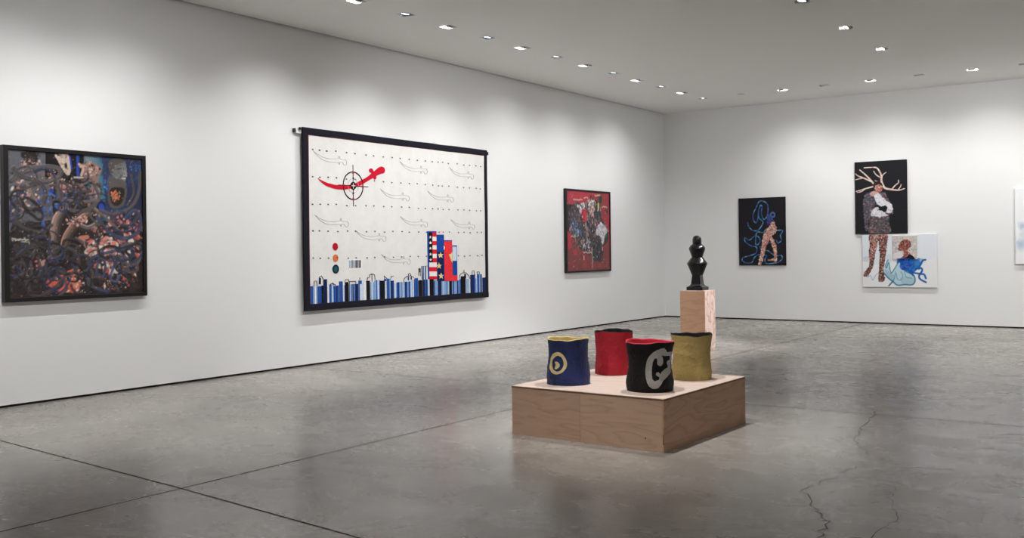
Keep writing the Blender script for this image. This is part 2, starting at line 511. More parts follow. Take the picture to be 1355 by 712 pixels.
def frame_box(name, w_, h_, depth, face, lip, mat, parent, inset=0.0):
    """a mitred picture frame: outer box with an opening"""
    bm = bmesh.new()
    o = [(-w_/2, 0), (w_/2, 0), (w_/2, h_), (-w_/2, h_)]
    i = [(-w_/2+face, face), (w_/2-face, face), (w_/2-face, h_-face), (-w_/2+face, h_-face)]
    rows = []
    b = 0.004
    def sh(P, k):
        return [(x-math.copysign(k, x), z+(k if z < h_/2 else -k)) for x, z in P]
    for P, y in ((o, -0.002), (o, -(depth-b)), (sh(o, b), -depth), (sh(i, -b), -depth), (i, -(depth-b)), (i, -(depth-lip)), (i, -0.002)):
        rows.append([bm.verts.new((x, y, z)) for x, z in P])
    rows.append(rows[0])
    for a, c in zip(rows, rows[1:]):
        for k in range(4):
            bm.faces.new((a[k], a[(k+1) % 4], c[(k+1) % 4], c[k]))
    return obj(name, bm, mat, parent)

# ------------------------------------------------------------------ plinth
def make_plinth():
    # front right corner at (6.007, -12.041)
    wdt, dep, hgt = 1.286, 1.400, 0.368
    a = -0.0123
    cx = 6.007-math.cos(a)*wdt/2-math.sin(a)*dep/2
    cy = -12.041-math.sin(a)*wdt/2+math.cos(a)*dep/2
    t = thing('plinth', 'low wide plywood plinth carrying four painted pots', 'plinth', (cx, cy, 0), a)
    tk = 0.012; x0, x1, y0, y1 = -wdt/2, wdt/2, -dep/2, dep/2
    mt = plywood('plywood_top', (226, 208, 196), (196, 168, 152), (0.7, 5.0, 1), 7, 0.35, (3, 1, 0), 1.2)
    mf = plywood('plywood_front', (212, 178, 154), (160, 126, 104), (0.8, 1, 5.5), 8, 0.36, (7.3, 2, 1), 1.3)
    mf2 = plywood('plywood_front_pale', (219, 186, 161), (168, 134, 110), (0.8, 1, 6.0), 9, 0.40, (1.3, 5, 3.4), 1.2)
    ms = plywood('plywood_side', (206, 168, 140), (150, 114, 90), (1, 0.9, 4.4), 8, 0.42, (2, 6.1, 9), 1.2)
    me = plain('plywood_edge', (132, 98, 76), 0.7, 0.2, vary=0.3, vscale=60)
    bm = bmesh.new(); add_box(bm, x0, x1, y0, y1, hgt-0.004, hgt, bevel=0.0010)
    obj('top_panel', bm, mt, t)
    bm = bmesh.new(); add_box(bm, x0+0.0006, x1-0.0006, y0+0.0006, y1-0.0006, hgt-tk-0.0035, hgt-0.004)
    obj('edge_band', bm, me, t)
    z1 = hgt-tk-0.0035
    xm = x0+wdt*0.475
    for (a0, a1, m) in ((x0+0.001, xm-0.0006, mf), (xm+0.0006, x1-tk-0.0005, mf2)):
        bm = bmesh.new(); add_box(bm, a0, a1, y0+0.001, y0+tk, 0.0, z1, bevel=0.0008); obj('front_panel', bm, m, t)
    bm = bmesh.new(); add_box(bm, x1-tk, x1-0.001, y0+0.001, y1-0.001, 0.0, z1, bevel=0.0008); obj('side_panel', bm, ms, t)
    bm = bmesh.new(); add_box(bm, x0+0.001, x0+tk, y0+tk+0.001, y1-0.001, 0.0, z1, bevel=0.0008); obj('side_panel', bm, ms, t)
    bm = bmesh.new(); add_box(bm, x0+tk+0.001, x1-tk-0.001, y1-tk, y1-0.001, 0.0, z1, bevel=0.0008); obj('back_panel', bm, mf, t)
    bm = bmesh.new()
    add_tube(bm, [(x1-0.145, y0+0.0012, 0.085), (x1-0.145, y0+0.0002, 0.085)], 0.0055, 10)
    obj('screw', bm, plain('dark_screw', (60, 40, 30), 0.6), t)
    bm = bmesh.new(); add_box(bm, x1-0.0095, x1-0.0035, y0+0.0004, y0+0.002, 0.055, 0.12)
    obj('corner_chip', bm, plain('bare_edge', (96, 52, 42), 0.8), t)
    return t
make_plinth()
PH = 0.368

# ------------------------------------------------------------------ pots
class Pot:
    def __init__(s, prof, seed, hgt, lean=(0, 0)):
        s.prof, s.seed, s.h, s.lean = prof, seed, hgt, lean
    def rim(s, th):
        return s.h+0.005*math.sin(2*th+s.seed)+0.0025*math.sin(5*th+s.seed*2.3)+0.0015*math.sin(9*th+s.seed)
    def r(s, th, f):
        P = s.prof
        k = min(int(f*(len(P)-1)), len(P)-2); t = f*(len(P)-1)-k
        t2 = t*t*(3-2*t)
        b = P[k]*(1-t2)+P[k+1]*t2
        v = Vector((math.cos(th)*1.7, math.sin(th)*1.7, f*2.4+s.seed*3.1))
        b *= 1+0.04*noise.noise(v)
        b += 0.0030*noise.fractal(Vector((math.cos(th)*11, math.sin(th)*11, f*22+s.seed)), 1.0, 2.0, 4)
        return b
    def p(s, th, f, off=0.0):
        rr = s.r(th, f)+off
        return (rr*math.cos(th)+s.lean[0]*f, rr*math.sin(th)+s.lean[1]*f, f*s.rim(th))

def rough_coat(name, c, vary, spec=0.35, rough=0.55, dark=None):
    m, N, Lk, B = new_mat(name)
    tc = N.new('ShaderNodeTexCoord')
    t = N.new('ShaderNodeTexNoise'); t.inputs['Scale'].default_value = 110; t.inputs['Detail'].default_value = 8; t.inputs['Roughness'].default_value = 0.75
    t2 = N.new('ShaderNodeTexNoise'); t2.inputs['Scale'].default_value = 9; t2.inputs['Detail'].default_value = 4
    Lk.new(tc.outputs['Object'], t.inputs['Vector']); Lk.new(tc.outputs['Object'], t2.inputs['Vector'])
    r = N.new('ShaderNodeValToRGB'); l = lin(c); d = lin(dark) if dark else tuple(v*(1-vary) for v in l)
    r.color_ramp.elements[0].position = 0.32; r.color_ramp.elements[1].position = 0.68
    r.color_ramp.elements[0].color = (*d, 1); r.color_ramp.elements[1].color = (*[min(1, v*(1+vary)+0.006) for v in l], 1)
    ad = N.new('ShaderNodeMath'); ad.operation = 'MULTIPLY_ADD'; ad.inputs[1].default_value = 0.55
    ml = N.new('ShaderNodeMath'); ml.operation = 'MULTIPLY'; ml.inputs[1].default_value = 0.45
    Lk.new(t2.outputs['Fac'], ml.inputs[0]); Lk.new(t.outputs['Fac'], ad.inputs[0]); Lk.new(ml.outputs[0], ad.inputs[2])
    Lk.new(ad.outputs[0], r.inputs['Fac']); Lk.new(r.outputs['Color'], B.inputs['Base Color'])
    b = N.new('ShaderNodeBump'); b.inputs['Strength'].default_value = 0.7; b.inputs['Distance'].default_value = 0.006
    Lk.new(t.outputs['Fac'], b.inputs['Height']); Lk.new(b.outputs['Normal'], B.inputs['Normal'])
    B.inputs['Roughness'].default_value = rough; B.inputs['Specular IOR Level'].default_value = spec
    return m

def make_pot(name, label, pot, loc, m_out, m_in, inside_name='lining'):
    t = thing(name, label, 'pot', (loc[0], loc[1], PH), 0, 'painted pots on the plywood plinth')
    nt, nf = 180, 64; wall_t = 0.013
    bm = bmesh.new(); rings = []
    for j in range(nf+1):
        rings.append([bm.verts.new(pot.p(2*math.pi*k/nt, j/nf)) for k in range(nt)])
    for a, b in zip(rings, rings[1:]):
        for k in range(nt): bm.faces.new((a[k], a[(k+1) % nt], b[(k+1) % nt], b[k]))
    c = bm.verts.new((0, 0, 0.0))
    for k in range(nt): bm.faces.new((rings[0][(k+1) % nt], rings[0][k], c))
    obj('body', bm, m_out, t, True)
    bm = bmesh.new(); rings = []
    fl = [(1.0, 0.0005), (1.012, -0.002), (1.014, -0.006), (1.008, -wall_t+0.002), (0.985, -wall_t)] + [(1-0.95*j/16, -wall_t) for j in range(1, 17)]
    for f, off in fl:
        ring = []
        for k in range(nt):
            th = 2*math.pi*k/nt; q = pot.p(th, min(f, 1.0), off)
            ring.append(bm.verts.new((q[0], q[1], f*pot.rim(th))))
        rings.append(ring)
    for a, b in zip(rings, rings[1:]):
        for k in range(nt): bm.faces.new((a[k], a[(k+1) % nt], b[(k+1) % nt], b[k]))
    c = bm.verts.new((0, 0, 0.05*pot.h))
    for k in range(nt): bm.faces.new((rings[-1][k], rings[-1][(k+1) % nt], c))
    obj(inside_name, bm, m_in, t, True)
    return t

def inpoly(x, y, P):
    r = False
    for i in range(len(P)):
        (x1, y1), (x2, y2) = P[i], P[i-1]
        if (y1 > y) != (y2 > y) and x < (x2-x1)*(y-y1)/(y2-y1+1e-12)+x1: r = not r
    return r

def pot_motif(name, pot, t, mat, test, th0, th1, z0, z1, off=0.0035, label=None):
    """a raised painted shape wrapped on the pot; test(theta, z) says what is inside"""
    st = 0.0016
    rr = 0.16; n = int((th1-th0)*rr/st); m = int((z1-z0)/st)
    bm = bmesh.new(); V = {}
    def v(i, j, k):
        if (i, j, k) not in V:
            th = th0+(th1-th0)*i/n; z = z0+(z1-z0)*j/m
            V[(i, j, k)] = bm.verts.new(pot.p(th, z/pot.rim(th), off if k else -0.002))
        return V[(i, j, k)]
    ins = {(i, j) for i in range(n) for j in range(m) if test(th0+(th1-th0)*(i+.5)/n, z0+(z1-z0)*(j+.5)/m)}
    for i, j in ins:
        bm.faces.new((v(i, j, 1), v(i+1, j, 1), v(i+1, j+1, 1), v(i, j+1, 1)))
        for (di, dj), (a, b) in (((-1, 0), ((i, j+1), (i, j))), ((1, 0), ((i+1, j), (i+1, j+1))),
                                 ((0, -1), ((i, j), (i+1, j))), ((0, 1), ((i+1, j+1), (i, j+1)))):
            if (i+di, j+dj) not in ins:
                bm.faces.new((v(*b, 1), v(*a, 1), v(*a, 0), v(*b, 0)))
    o = obj(name, bm, mat, t)
    if label: o['label'] = label
    return o

def pix_map(cx_px, half, bottom, ppm, drop, view_th):
    """pot surface (theta, z) -> photo pixel"""
    def f(th, z):
        d = th-view_th
        return (cx_px+half*math.sin(d), bottom-z*ppm-drop*(1-math.cos(d)))
    return f

M_BLUE = rough_coat('blue_coat', (22, 40, 96), 0.7, 0.4, 0.5, dark=(7, 12, 36))
M_YELLOW_IN = rough_coat('yellow_lining', (206, 182, 112), 0.2)
M_RED = rough_coat('red_coat', (170, 22, 42), 0.22, 0.3, 0.6)
M_RED_IN = rough_coat('red_lining', (196, 30, 56), 0.2)
M_BLACK = rough_coat('black_coat', (13, 11, 12), 0.5, 0.25, 0.6, dark=(3, 3, 3))
M_BLACK_IN = rough_coat('black_lining', (10, 11, 13), 0.4, 0.2, 0.7)
M_YELLOW = rough_coat('yellow_coat', (178, 157, 98), 0.16, 0.25, 0.75)
M_CREAM = rough_coat('cream_motif', (226, 208, 150), 0.08, 0.3, 0.6)
M_GREYMOTIF = rough_coat('pale_grey_motif', (180, 176, 172), 0.12, 0.3, 0.6)

def vth(x, y): return math.atan2(CAM[1]-y, CAM[0]-x)
pb = Pot([.168, .171, .163, .154, .152, .155, .158], 1.3, 0.343)
tb = make_pot('painted_pot', 'blue rough pot with a yellow ring and dot on its side', pb, (5.02, -11.69), M_BLUE, M_YELLOW_IN)
f = pix_map(751.5, 26.5, 511, 171, 3.4, vth(5.02, -11.69))
def ring_test(th, z):
    x, y = f(th, z); x = (x-700)*7.913; y = (y-430)*7.913
    w1 = 1+0.05*math.sin(3*math.atan2(y-410, x-307)+1)
    o = ((x-305)/(86*w1))**2+((y-411)/(112*w1))**2 < 1
    i = ((x-302)/58)**2+((y-413)/80)**2 < 1
    d = inpoly(x, y, [(272, 392), (298, 394), (318, 415), (323, 434), (312, 455), (288, 470), (276, 462), (282, 430)])
    return (o and not i) or d
v0 = vth(5.02, -11.69)
pot_motif('ring_motif', pb, tb, M_CREAM, ring_test, v0-1.2, v0+0.1, 0.06, 0.27, label='yellow ring with a half-round dot inside')

pr_ = Pot([.155, .152, .146, .143, .146, .152, .156], 4.1, 0.35)
make_pot('painted_pot', 'red rough pot with a black inside, behind the blue and black pots', pr_, (5.03, -11.0), M_RED, M_BLACK_IN)
pk = Pot([.166, .171, .162, .155, .156, .164, .176], 2.2, 0.352)
tk_ = make_pot('painted_pot', 'black rough pot with a red inside and a pale grey curled motif', pk, (5.72, -11.69), M_BLACK, M_RED_IN)
g = pix_map(860.5, 29.5, 520.3, 182, 3.7, vth(5.72, -11.69))
CURL_OUT = [(490, 226), (470, 229), (430, 245), (390, 270), (360, 300), (335, 340), (325, 390), (318, 440), (323, 500), (335, 545), (352, 580), (380, 602), (405, 605),
            (432, 595), (452, 565), (470, 530), (520, 490), (555, 450), (590, 430), (590, 250), (555, 254), (530, 262), (512, 264), (506, 245)]
CURL_IN = [(405, 325), (425, 322), (432, 345), (430, 375), (445, 392), (470, 392), (486, 370), (486, 330), (475, 305), (462, 290), (490, 300), (545, 296), (552, 335), (532, 342),
           (522, 362), (533, 385), (534, 405), (500, 425), (470, 448), (455, 470), (440, 450), (420, 455), (415, 478), (440, 492), (448, 500), (436, 522), (402, 534), (382, 515), (378, 470), (380, 410), (388, 360)]
def curl_test(th, z):
    x, y = g(th, z); x = (x-810)*7.12; y = (y-430)*7.12
    d = th-vth(5.72, -11.69)
    if d > 1.25: return False
    return inpoly(x, y, CURL_OUT) and not inpoly(x, y, CURL_IN)
v1 = vth(5.72, -11.69)
pot_motif('curl_motif', pk, tk_, M_GREYMOTIF, curl_test, v1-0.5, v1+1.3, 0.03, 0.34, label='pale grey curled shape')
py_ = Pot([.153, .155, .148, .144, .146, .154, .162], 6.6, 0.348)
make_pot('painted_pot', 'yellow rough pot with a black inside, at the far right of the plinth', py_, (5.715, -10.97), M_YELLOW, M_BLACK_IN)

# ------------------------------------------------------------------ pedestal and black sculpture
def make_pedestal():
    wx, wy, hh = 0.37, 0.345, 0.806
    cx, cy = 3.413-wx/2, -5.62+wy/2
    t = thing('pedestal', 'tall square plywood pedestal under the black totem sculpture', 'pedestal', (cx, cy, 0))
    m1 = plywood('plywood_pedestal', (216, 174, 144), (170, 128, 100), (1.5, 1.5, 6), 5, 0.35, (4, 2, 8), 1.3)
    m2 = plywood('plywood_pedestal_figured_lit', (238, 222, 213), (190, 142, 126), (4.5, 4.5, 3.0), 6, 0.9, (1.7, 4.2, 2.2), 1.2)  # figured faces of the same ply, paled for the spotlight on them
    tk = 0.012; x0, x1, y0, y1 = -wx/2, wx/2, -wy/2, wy/2
    bm = bmesh.new(); add_box(bm, x0, x1-0.0005, y0, y0+tk, 0, hh-tk, bevel=0.0008); obj('front_panel', bm, m1, t)
    bm = bmesh.new(); add_box(bm, x1-tk, x1, y0+tk, y1, 0, hh-tk, bevel=0.0008); obj('side_panel', bm, m2, t)
    bm = bmesh.new(); add_box(bm, x0, x0+tk, y0+tk, y1, 0, hh-tk, bevel=0.0008); obj('side_panel', bm, m1, t)
    bm = bmesh.new(); add_box(bm, x0+tk, x1-tk, y1-tk, y1, 0, hh-tk, bevel=0.0008); obj('back_panel', bm, m1, t)
    bm = bmesh.new(); add_box(bm, x0, x1, y0, y1, hh-tk, hh, bevel=0.0012); obj('top_panel', bm, m2, t)
    # sculpture
    s = thing('totem_sculpture', 'glossy black totem sculpture of stacked beads on a square foot', 'sculpture', (cx, cy, hh))
    mb = plain('black_glaze', (8, 8, 11), 0.18, 0.4, bump=0.1, bscale=25, vary=0.3, vscale=8)
    bm = bmesh.new()
    def sq_rings(pr):
        rings = []
        for hs, z in pr:
            k = 0.22*hs; ring = []
            for sx, sy, a0 in ((1, 1, 0), (-1, 1, 90), (-1, -1, 180), (1, -1, 270)):
                for q in range(5):
                    a = R(a0+90*q/4)
                    ring.append(bm.verts.new((sx*(hs-k)+k*math.cos(a), sy*(hs-k)+k*math.sin(a), z)))
            rings.append(ring)
        for a, b in zip(rings, rings[1:]):
            n = len(a)
            for k in range(n): bm.faces.new((a[k], a[(k+1) % n], b[(k+1) % n], b[k]))
        bm.faces.new(rings[0][::-1]); bm.faces.new(rings[-1])
    sq_rings([(.118, 0), (.122, .004), (.122, .040), (.119, .047), (.112, .050), (.096, .058), (.083, .068), (.074, .082)])
    obj('foot', bm, mb, s)
    bm = bmesh.new()
    sq_rings([(.073, .080), (.070, .092), (.068, .12), (.063, .17), (.060, .20), (.059, .216)])
    obj('column', bm, mb, s)
    bm = bmesh.new()
    prof = [(.050, .210), (.074, .212), (.080, .218), (.100, .268), (.122, .322), (.139, .362), (.1415, .370), (.140, .378), (.122, .402), (.096, .440), (.080, .460), (.074, .466), (.05, .468)]
    add_lathe(bm, prof, 72); obj('lower_bead', bm, mb, s, True)
    bm = bmesh.new()
    prof = [(.05, .463), (.073, .464), (.077, .470), (.091, .510), (.105, .548), (.112, .572), (.1125, .582), (.109, .594), (.098, .614), (.080, .632), (.066, .642), (.062, .646), (.04, .647)]
    add_lathe(bm, prof, 72); obj('upper_bead', bm, mb, s, True)
    bm = bmesh.new()
    prof = [(.04, .642), (.059, .643), (.061, .650), (.0625, .675), (.062, .700), (.059, .722), (.051, .742), (.038, .755), (.020, .762), (.004, .7635)]
    add_lathe(bm, prof, 72); obj('head', bm, mb, s, True)
make_pedestal()

# ------------------------------------------------------------------ the quilt with the red scimitar
def make_quilt():
    y0, y1, z0, z1 = -9.834, -6.104, 0.682, 2.925
    Wq, Hq = y1-y0, z1-z0
    OUT = 0.070
    t = thing('quilted_hanging', 'large white quilt with red scimitar, crosshair and blue city skyline', 'quilt', (0, (y0+y1)/2, z0), R(90))
    h = hom([(402.6, 168.9), (646.6, 198.5), (645.0, 393.9), (402.3, 411.1)], Wq, Hq)
    A = view(h, 390, 160, 5.477); Bv = view(h, 520, 170, 5.479); Cv = view(h, 390, 290, 5.477); D = view(h, 520, 290, 5.479); G = view(h, 380, 150, 2.543)
    def wav(x, z):      # the cloth hangs in slight ripples
        return 0.004*noise.noise(Vector((x*2.2, z*0.5, 3.0)))+0.0015*noise.noise(Vector((x*9, z*3, 1.0)))
    def surf(x, z, off=0.0): return (x, -(OUT+wav(x, z)+off), z)
    mf = plain('quilt_cotton', (217, 216, 214), 0.9, 0.1, bump=0.25, bscale=55, vary=0.04, vscale=8)
    mb = plain('black_navy_binding', (24, 24, 34), 0.85, 0.15, bump=0.4, bscale=150, vary=0.35, vscale=60)
    mr = plain('red_piping', (120, 34, 40), 0.85, 0.1)
    bw = 0.085
    # field
    bm = bmesh.new(); nx, ny = 150, 80; V = []
    for j in range(ny+1):
        V.append([bm.verts.new(surf(-Wq/2+bw*0.5+(Wq-bw)*i/nx, bw*0.5+(Hq-bw)*j/ny)) for i in range(nx+1)])
    for j in range(ny):
        for i in range(nx): bm.faces.new((V[j][i], V[j][i+1], V[j+1][i+1], V[j+1][i]))
    field_bm = bm
    # binding, a padded band on each side
    def band(p, q, wd, name='binding'):
        bm = bmesh.new(); n = 120; rows = []
        d = np.array(q)-np.array(p); d = d/np.linalg.norm(d); nr = np.array((-d[1], d[0]))
        for i in range(n+1):
            c = np.array(p)+(np.array(q)-np.array(p))*i/n
            row = []
            for k, (o_, dep) in enumerate(((-.5, -.018), (-.5, .006), (-.42, .011), (0, .013), (.42, .011), (.5, .004), (.5, -.018))):
                wob = 0.005*noise.noise(Vector((c[0]*2.6, c[1]*2.6, 7.7))) if abs(o_) > 0.3 else 0
                P = c+nr*(o_*wd+wob); row.append(bm.verts.new(surf(P[0], P[1], dep)))
            rows.append(row)
        for a, b in zip(rows, rows[1:]):
            for k in range(6): bm.faces.new((a[k], a[k+1], b[k+1], b[k]))
            bm.faces.new((a[6], a[0], b[0], b[6]))
        bm.faces.new(rows[0]); bm.faces.new(rows[-1][::-1])
        obj(name, bm, mb, t)
    hw = bw/2
    band((-Wq/2, Hq-hw), (Wq/2, Hq-hw), bw)
    band((-Wq/2, hw), (Wq/2, hw), bw)
    band((-Wq/2+hw, 0.02), (-Wq/2+hw, Hq-0.02), bw)
    band((Wq/2-hw*0.8, 0.02), (Wq/2-hw*0.8, Hq-0.02), bw*0.8)
    # thin red piping inside the binding
    def line(bm, pts, wd, off, mat=0):
        n = len(pts); prev = None
        for i, p in enumerate(pts):
            a = np.array(pts[max(i-1, 0)]); b = np.array(pts[min(i+1, n-1)]); dd = b-a
            dd = dd/(np.linalg.norm(dd)+1e-9); nn = np.array((-dd[1], dd[0])); p = np.array(p)
            e0, e1 = p+nn*wd/2, p-nn*wd/2
            q = [bm.verts.new(surf(*e0, -0.002)), bm.verts.new(surf(*e0, off)), bm.verts.new(surf(*e1, off)), bm.verts.new(surf(*e1, -0.002))]
            if prev:
                for k in range(3):
                    fc = bm.faces.new((prev[k], prev[k+1], q[k+1], q[k])); fc.material_index = mat
            prev = q
    def dense(p, q, n=60): return [tuple(np.array(p)+(np.array(q)-np.array(p))*i/n) for i in range(n+1)]
    bm = bmesh.new()
    line(bm, dense((-Wq/2+bw+.004, bw), (-Wq/2+bw+.004, Hq-bw)), 0.009, 0.004)
    line(bm, dense((-Wq/2+bw, Hq-bw-.003), (Wq/2-bw, Hq-bw-.003), 90), 0.004, 0.003)
    obj('piping', bm, mr, t)
    # applique shapes: filled outlines a few millimetres proud of the field
    def patch(bm, pts, off, mat=0, back=-0.003):
        vs = [bm.verts.new(surf(x, z, off)) for x, z in pts]; vb = [bm.verts.new(surf(x, z, back)) for x, z in pts]
        fc = bm.faces.new(vs); fc.material_index = mat
        n = len(vs)
        for i in range(n):
            q = bm.faces.new((vs[i], vb[i], vb[(i+1) % n], vs[(i+1) % n])); q.material_index = mat
        bmesh.ops.triangulate(bm, faces=[fc])
    RED = plain('red_felt', (190, 24, 48), 0.9, 0.1, vary=0.1, vscale=50)
    pts = [(172, 420), (215, 463), (260, 485), (310, 498), (370, 500), (430, 488), (480, 470), (530, 440), (570, 410), (577, 425), (588, 427), (596, 415), (592, 402), (585, 395),
           (620, 372), (636, 384), (654, 378), (660, 358), (652, 340), (632, 333), (605, 345), (580, 370), (570, 352), (556, 346), (544, 356), (546, 372), (560, 385), (520, 415), (470, 445),
           (420, 463), (350, 470), (290, 465), (240, 452), (195, 432)]
    bm = bmesh.new(); patch(bm, catmull(A(pts), 4, True)[:-1], 0.004); o = obj('scimitar_applique', bm, RED, t); o['label'] = 'red felt scimitar'
    # crosshair
    cxz = A([(428, 473)])[0]
    def circ(r, n=64): return [(cxz[0]+r*math.cos(2*math.pi*i/n), cxz[1]+r*math.sin(2*math.pi*i/n)) for i in range(n+1)]
    rad = np.linalg.norm(np.array(A([(428, 373)])[0])-np.array(cxz))
    bm = bmesh.new()
    line(bm, circ(rad), 0.013, 0.006); line(bm, circ(rad*0.20), 0.030, 0.007); line(bm, circ(rad*0.52), 0.005, 0.005, 1)
    line(bm, dense(*A([(428, 322), (428, 622)]), 20), 0.008, 0.0055)
    line(bm, dense(*A([(318, 466), (535, 480)]), 20), 0.008, 0.0055)
    for k in (-1, 1):
        line(bm, dense((cxz[0], cxz[1]+k*rad*0.86), (cxz[0], cxz[1]+k*rad*1.02), 3), 0.020, 0.0075, 2)
        line(bm, dense((cxz[0]+k*rad*0.84, cxz[1]), (cxz[0]+k*rad*1.02, cxz[1]), 3), 0.020, 0.0075, 2)
        line(bm, dense((cxz[0], cxz[1]+k*rad*0.48), (cxz[0], cxz[1]+k*rad*0.60), 3), 0.022, 0.0075, 0)
    line(bm, dense((cxz[0]-rad*.2, cxz[1]), (cxz[0]+rad*.2, cxz[1]), 4), 0.012, 0.0085, 1)
    line(bm, dense((cxz[0], cxz[1]-rad*.2), (cxz[0], cxz[1]+rad*.2), 4), 0.012, 0.0085, 1)
    o = obj('crosshair', bm, [M_BLACKTHREAD, plain('pale_thread', (200, 190, 186), 0.9, 0.1), RED], t); o['label'] = 'round black crosshair stitched over the red scimitar'
    # the ten outlined scimitars (same shape each)
    blade = [(0, 0), (.10, -.085), (.25, -.165), (.42, -.20), (.60, -.205), (.75, -.195)]
    edge2 = [(0, 0), (.13, -.065), (.28, -.115), (.45, -.135), (.60, -.13), (.755, -.115)]
    hilt = [(.75, -.195), (.755, -.235), (.785, -.235), (.79, -.19), (.87, -.195), (.92, -.245), (.985, -.235), (1.0, -.17), (.96, -.125), (.88, -.125), (.795, -.115), (.79, -.065), (.755, -.065), (.755, -.115)]
    for tip, end in (((92, 128), (197, 160)), ((382, 162), (470, 183)), ((550, 182), (630, 203)), ((315, 255), (406, 275)), ((475, 262), (558, 280)),
                     ((95, 343), (198, 367)), ((380, 347), (468, 368)), ((550, 357), (630, 374)), ((230, 395), (328, 407)), ((315, 475), (410, 487))):
        p0, p1 = G([tip, end]); Ls = 0.575
        bm = bmesh.new()
        for sh in (blade, edge2, hilt):
            line(bm, [(p0[0]+x*Ls, p0[1]+z*Ls) for x, z in catmull(sh, 4)], 0.0048, 0.0025)
        obj('embroidered_scimitar', bm, M_THREAD, t)
    # tufting knots in five rows
    us = [A([(x, 208)])[0][0] for x in (133, 185, 243, 308, 384, 444, 520, 580, 650, 710)]+[Bv([(x, 240)])[0][0] for x in (62, 120, 183, 241, 290, 333, 367, 413, 474, 520, 563, 614, 645)]
    rows = [(A([(133, 208)])[0][1], Bv([(645, 275)])[0][1]), (A([(137, 405)])[0][1], Bv([(640, 437)])[0][1]), (A([(137, 604)])[0][1], Bv([(638, 598)])[0][1]),
            (Cv([(130, 87)])[0][1], D([(637, 101)])[0][1]), (Cv([(136, 284)])[0][1], D([(637, 268)])[0][1])]
    rk = random.Random(8); bm = field_bm
    red_zone = [A([p])[0] for p in pts]
    for ri, (za, zb) in enumerate(rows):
        for u in us:
            zz = za+(zb-za)*(u-us[0])/(us[-1]-us[0])+rk.uniform(-.006, .006); x = u+rk.uniform(-.012, .012)
            if inpoly(x, zz, red_zone): continue
            line(bm, [(x-.012, zz+.003), (x, zz), (x+.012, zz-.002)], 0.013, 0.006, 1)
    obj('quilt_field', bm, [mf, plain('dark_knot', (72, 70, 70), 0.9, 0.1)], t)
    # traffic lights
    for (x, y, c, nm, ry) in ((292, 201, (170, 22, 44), 'red', 27), (293, 284, (206, 110, 62), 'orange', 27), (293, 362, (24, 84, 94), 'teal', 27)):
        c0 = Cv([(x, y)])[0]; r_ = abs(Cv([(x, y-ry)])[0][1]-c0[1])
        bm = bmesh.new(); patch(bm, [(c0[0]+r_*math.cos(2*math.pi*i/32), c0[1]+r_*math.sin(2*math.pi*i/32)) for i in range(32)], 0.004)
        if nm == 'teal': line(bm, [(c0[0]+r_*math.cos(2*math.pi*i/32), c0[1]+r_*math.sin(2*math.pi*i/32)) for i in range(33)], 0.018, 0.006, 1)
        o = obj('round_applique', bm, [plain(nm+'_felt', c, 0.9, 0.1), M_BLACKTHREAD], t); o['label'] = nm+' felt disc'
    # striped barcode patch
    rk = random.Random(5)
    q0, q1 = Cv([(387, 293), (486, 364)]); bm = bmesh.new()
    patch(bm, [(q0[0], q1[1]), (q1[0], q1[1]), (q1[0], q0[1]), (q0[0], q0[1])], 0.003)
    x = q0[0]+.012
    while x < q1[0]-.03:
        wd = rk.choice((.008, .012, .018)); m_ = rk.choice((1, 1, 2, 3))
        patch(bm, [(x, q1[1]+.02), (x+wd, q1[1]+.02), (x+wd, q0[1]-.012), (x, q0[1]-.012)], 0.005, m_); x += wd+rk.choice((.006, .010, .014))
    MQ = {k: plain('quilt_'+k, c, 0.9, 0.1, vary=0.18, vscale=40) for k, c in dict(white=(226, 224, 222), navy=(26, 36, 78), denim=(44, 84, 152), sky=(128, 160, 202), pale=(196, 208, 222),
          black=(22, 20, 24), teal=(30, 58, 76), red=(204, 30, 48), coral=(224, 52, 60), royal=(24, 70, 150), gold=(224, 204, 150), grey=(62, 58, 62)).items()}
    o = obj('barcode_patch', bm, [MQ['white'], MQ['navy'], MQ['sky'], MQ['black']], t); o['label'] = 'striped barcode patch'
    # skyline strips
    strips = []
    z3 = [(90, 130, 485, 'denim'), (131, 165, 488, 'pale'), (165, 190, 485, 'denim'), (190, 203, 480, 'black'), (203, 232, 435, 'navy'), (232, 245, 480, 'white'), (245, 275, 475, 'sky'), (275, 314, 482, 'denim'),
          (316, 343, 450, 'denim'), (344, 358, 480, 'pale'), (358, 386, 455, 'black'), (387, 400, 470, 'pale'), (400, 435, 470, 'denim'), (435, 455, 470, 'navy'), (455, 495, 450, 'sky'), (495, 512, 462, 'white'),
          (512, 540, 447, 'black'), (540, 570, 457, 'pale'), (570, 612, 443, 'sky'), (612, 646, 447, 'black'), (646, 660, 450, 'white'), (660, 690, 432, 'denim'), (690, 712, 447, 'navy')]
    z4 = [(0, 20, 466, 'pale'), (20, 60, 458, 'denim'), (60, 80, 455, 'sky'), (80, 118, 455, 'denim'), (118, 148, 440, 'pale'), (148, 175, 430, 'denim'), (175, 210, 445, 'grey'), (210, 243, 440, 'teal'), (243, 258, 442, 'pale'),
          (258, 290, 432, 'black'), (290, 318, 447, 'sky'), (318, 345, 450, 'teal'), (345, 400, 450, 'sky'), (400, 420, 447, 'black'), (420, 470, 447, 'denim'), (470, 486, 440, 'pale'), (486, 522, 417, 'black'),
          (525, 555, 437, 'pale'), (555, 592, 407, 'navy'), (592, 605, 432, 'white'), (605, 640, 403, 'denim'), (643, 672, 427, 'navy')]
    names = list(MQ); mats = [MQ[k] for k in names]
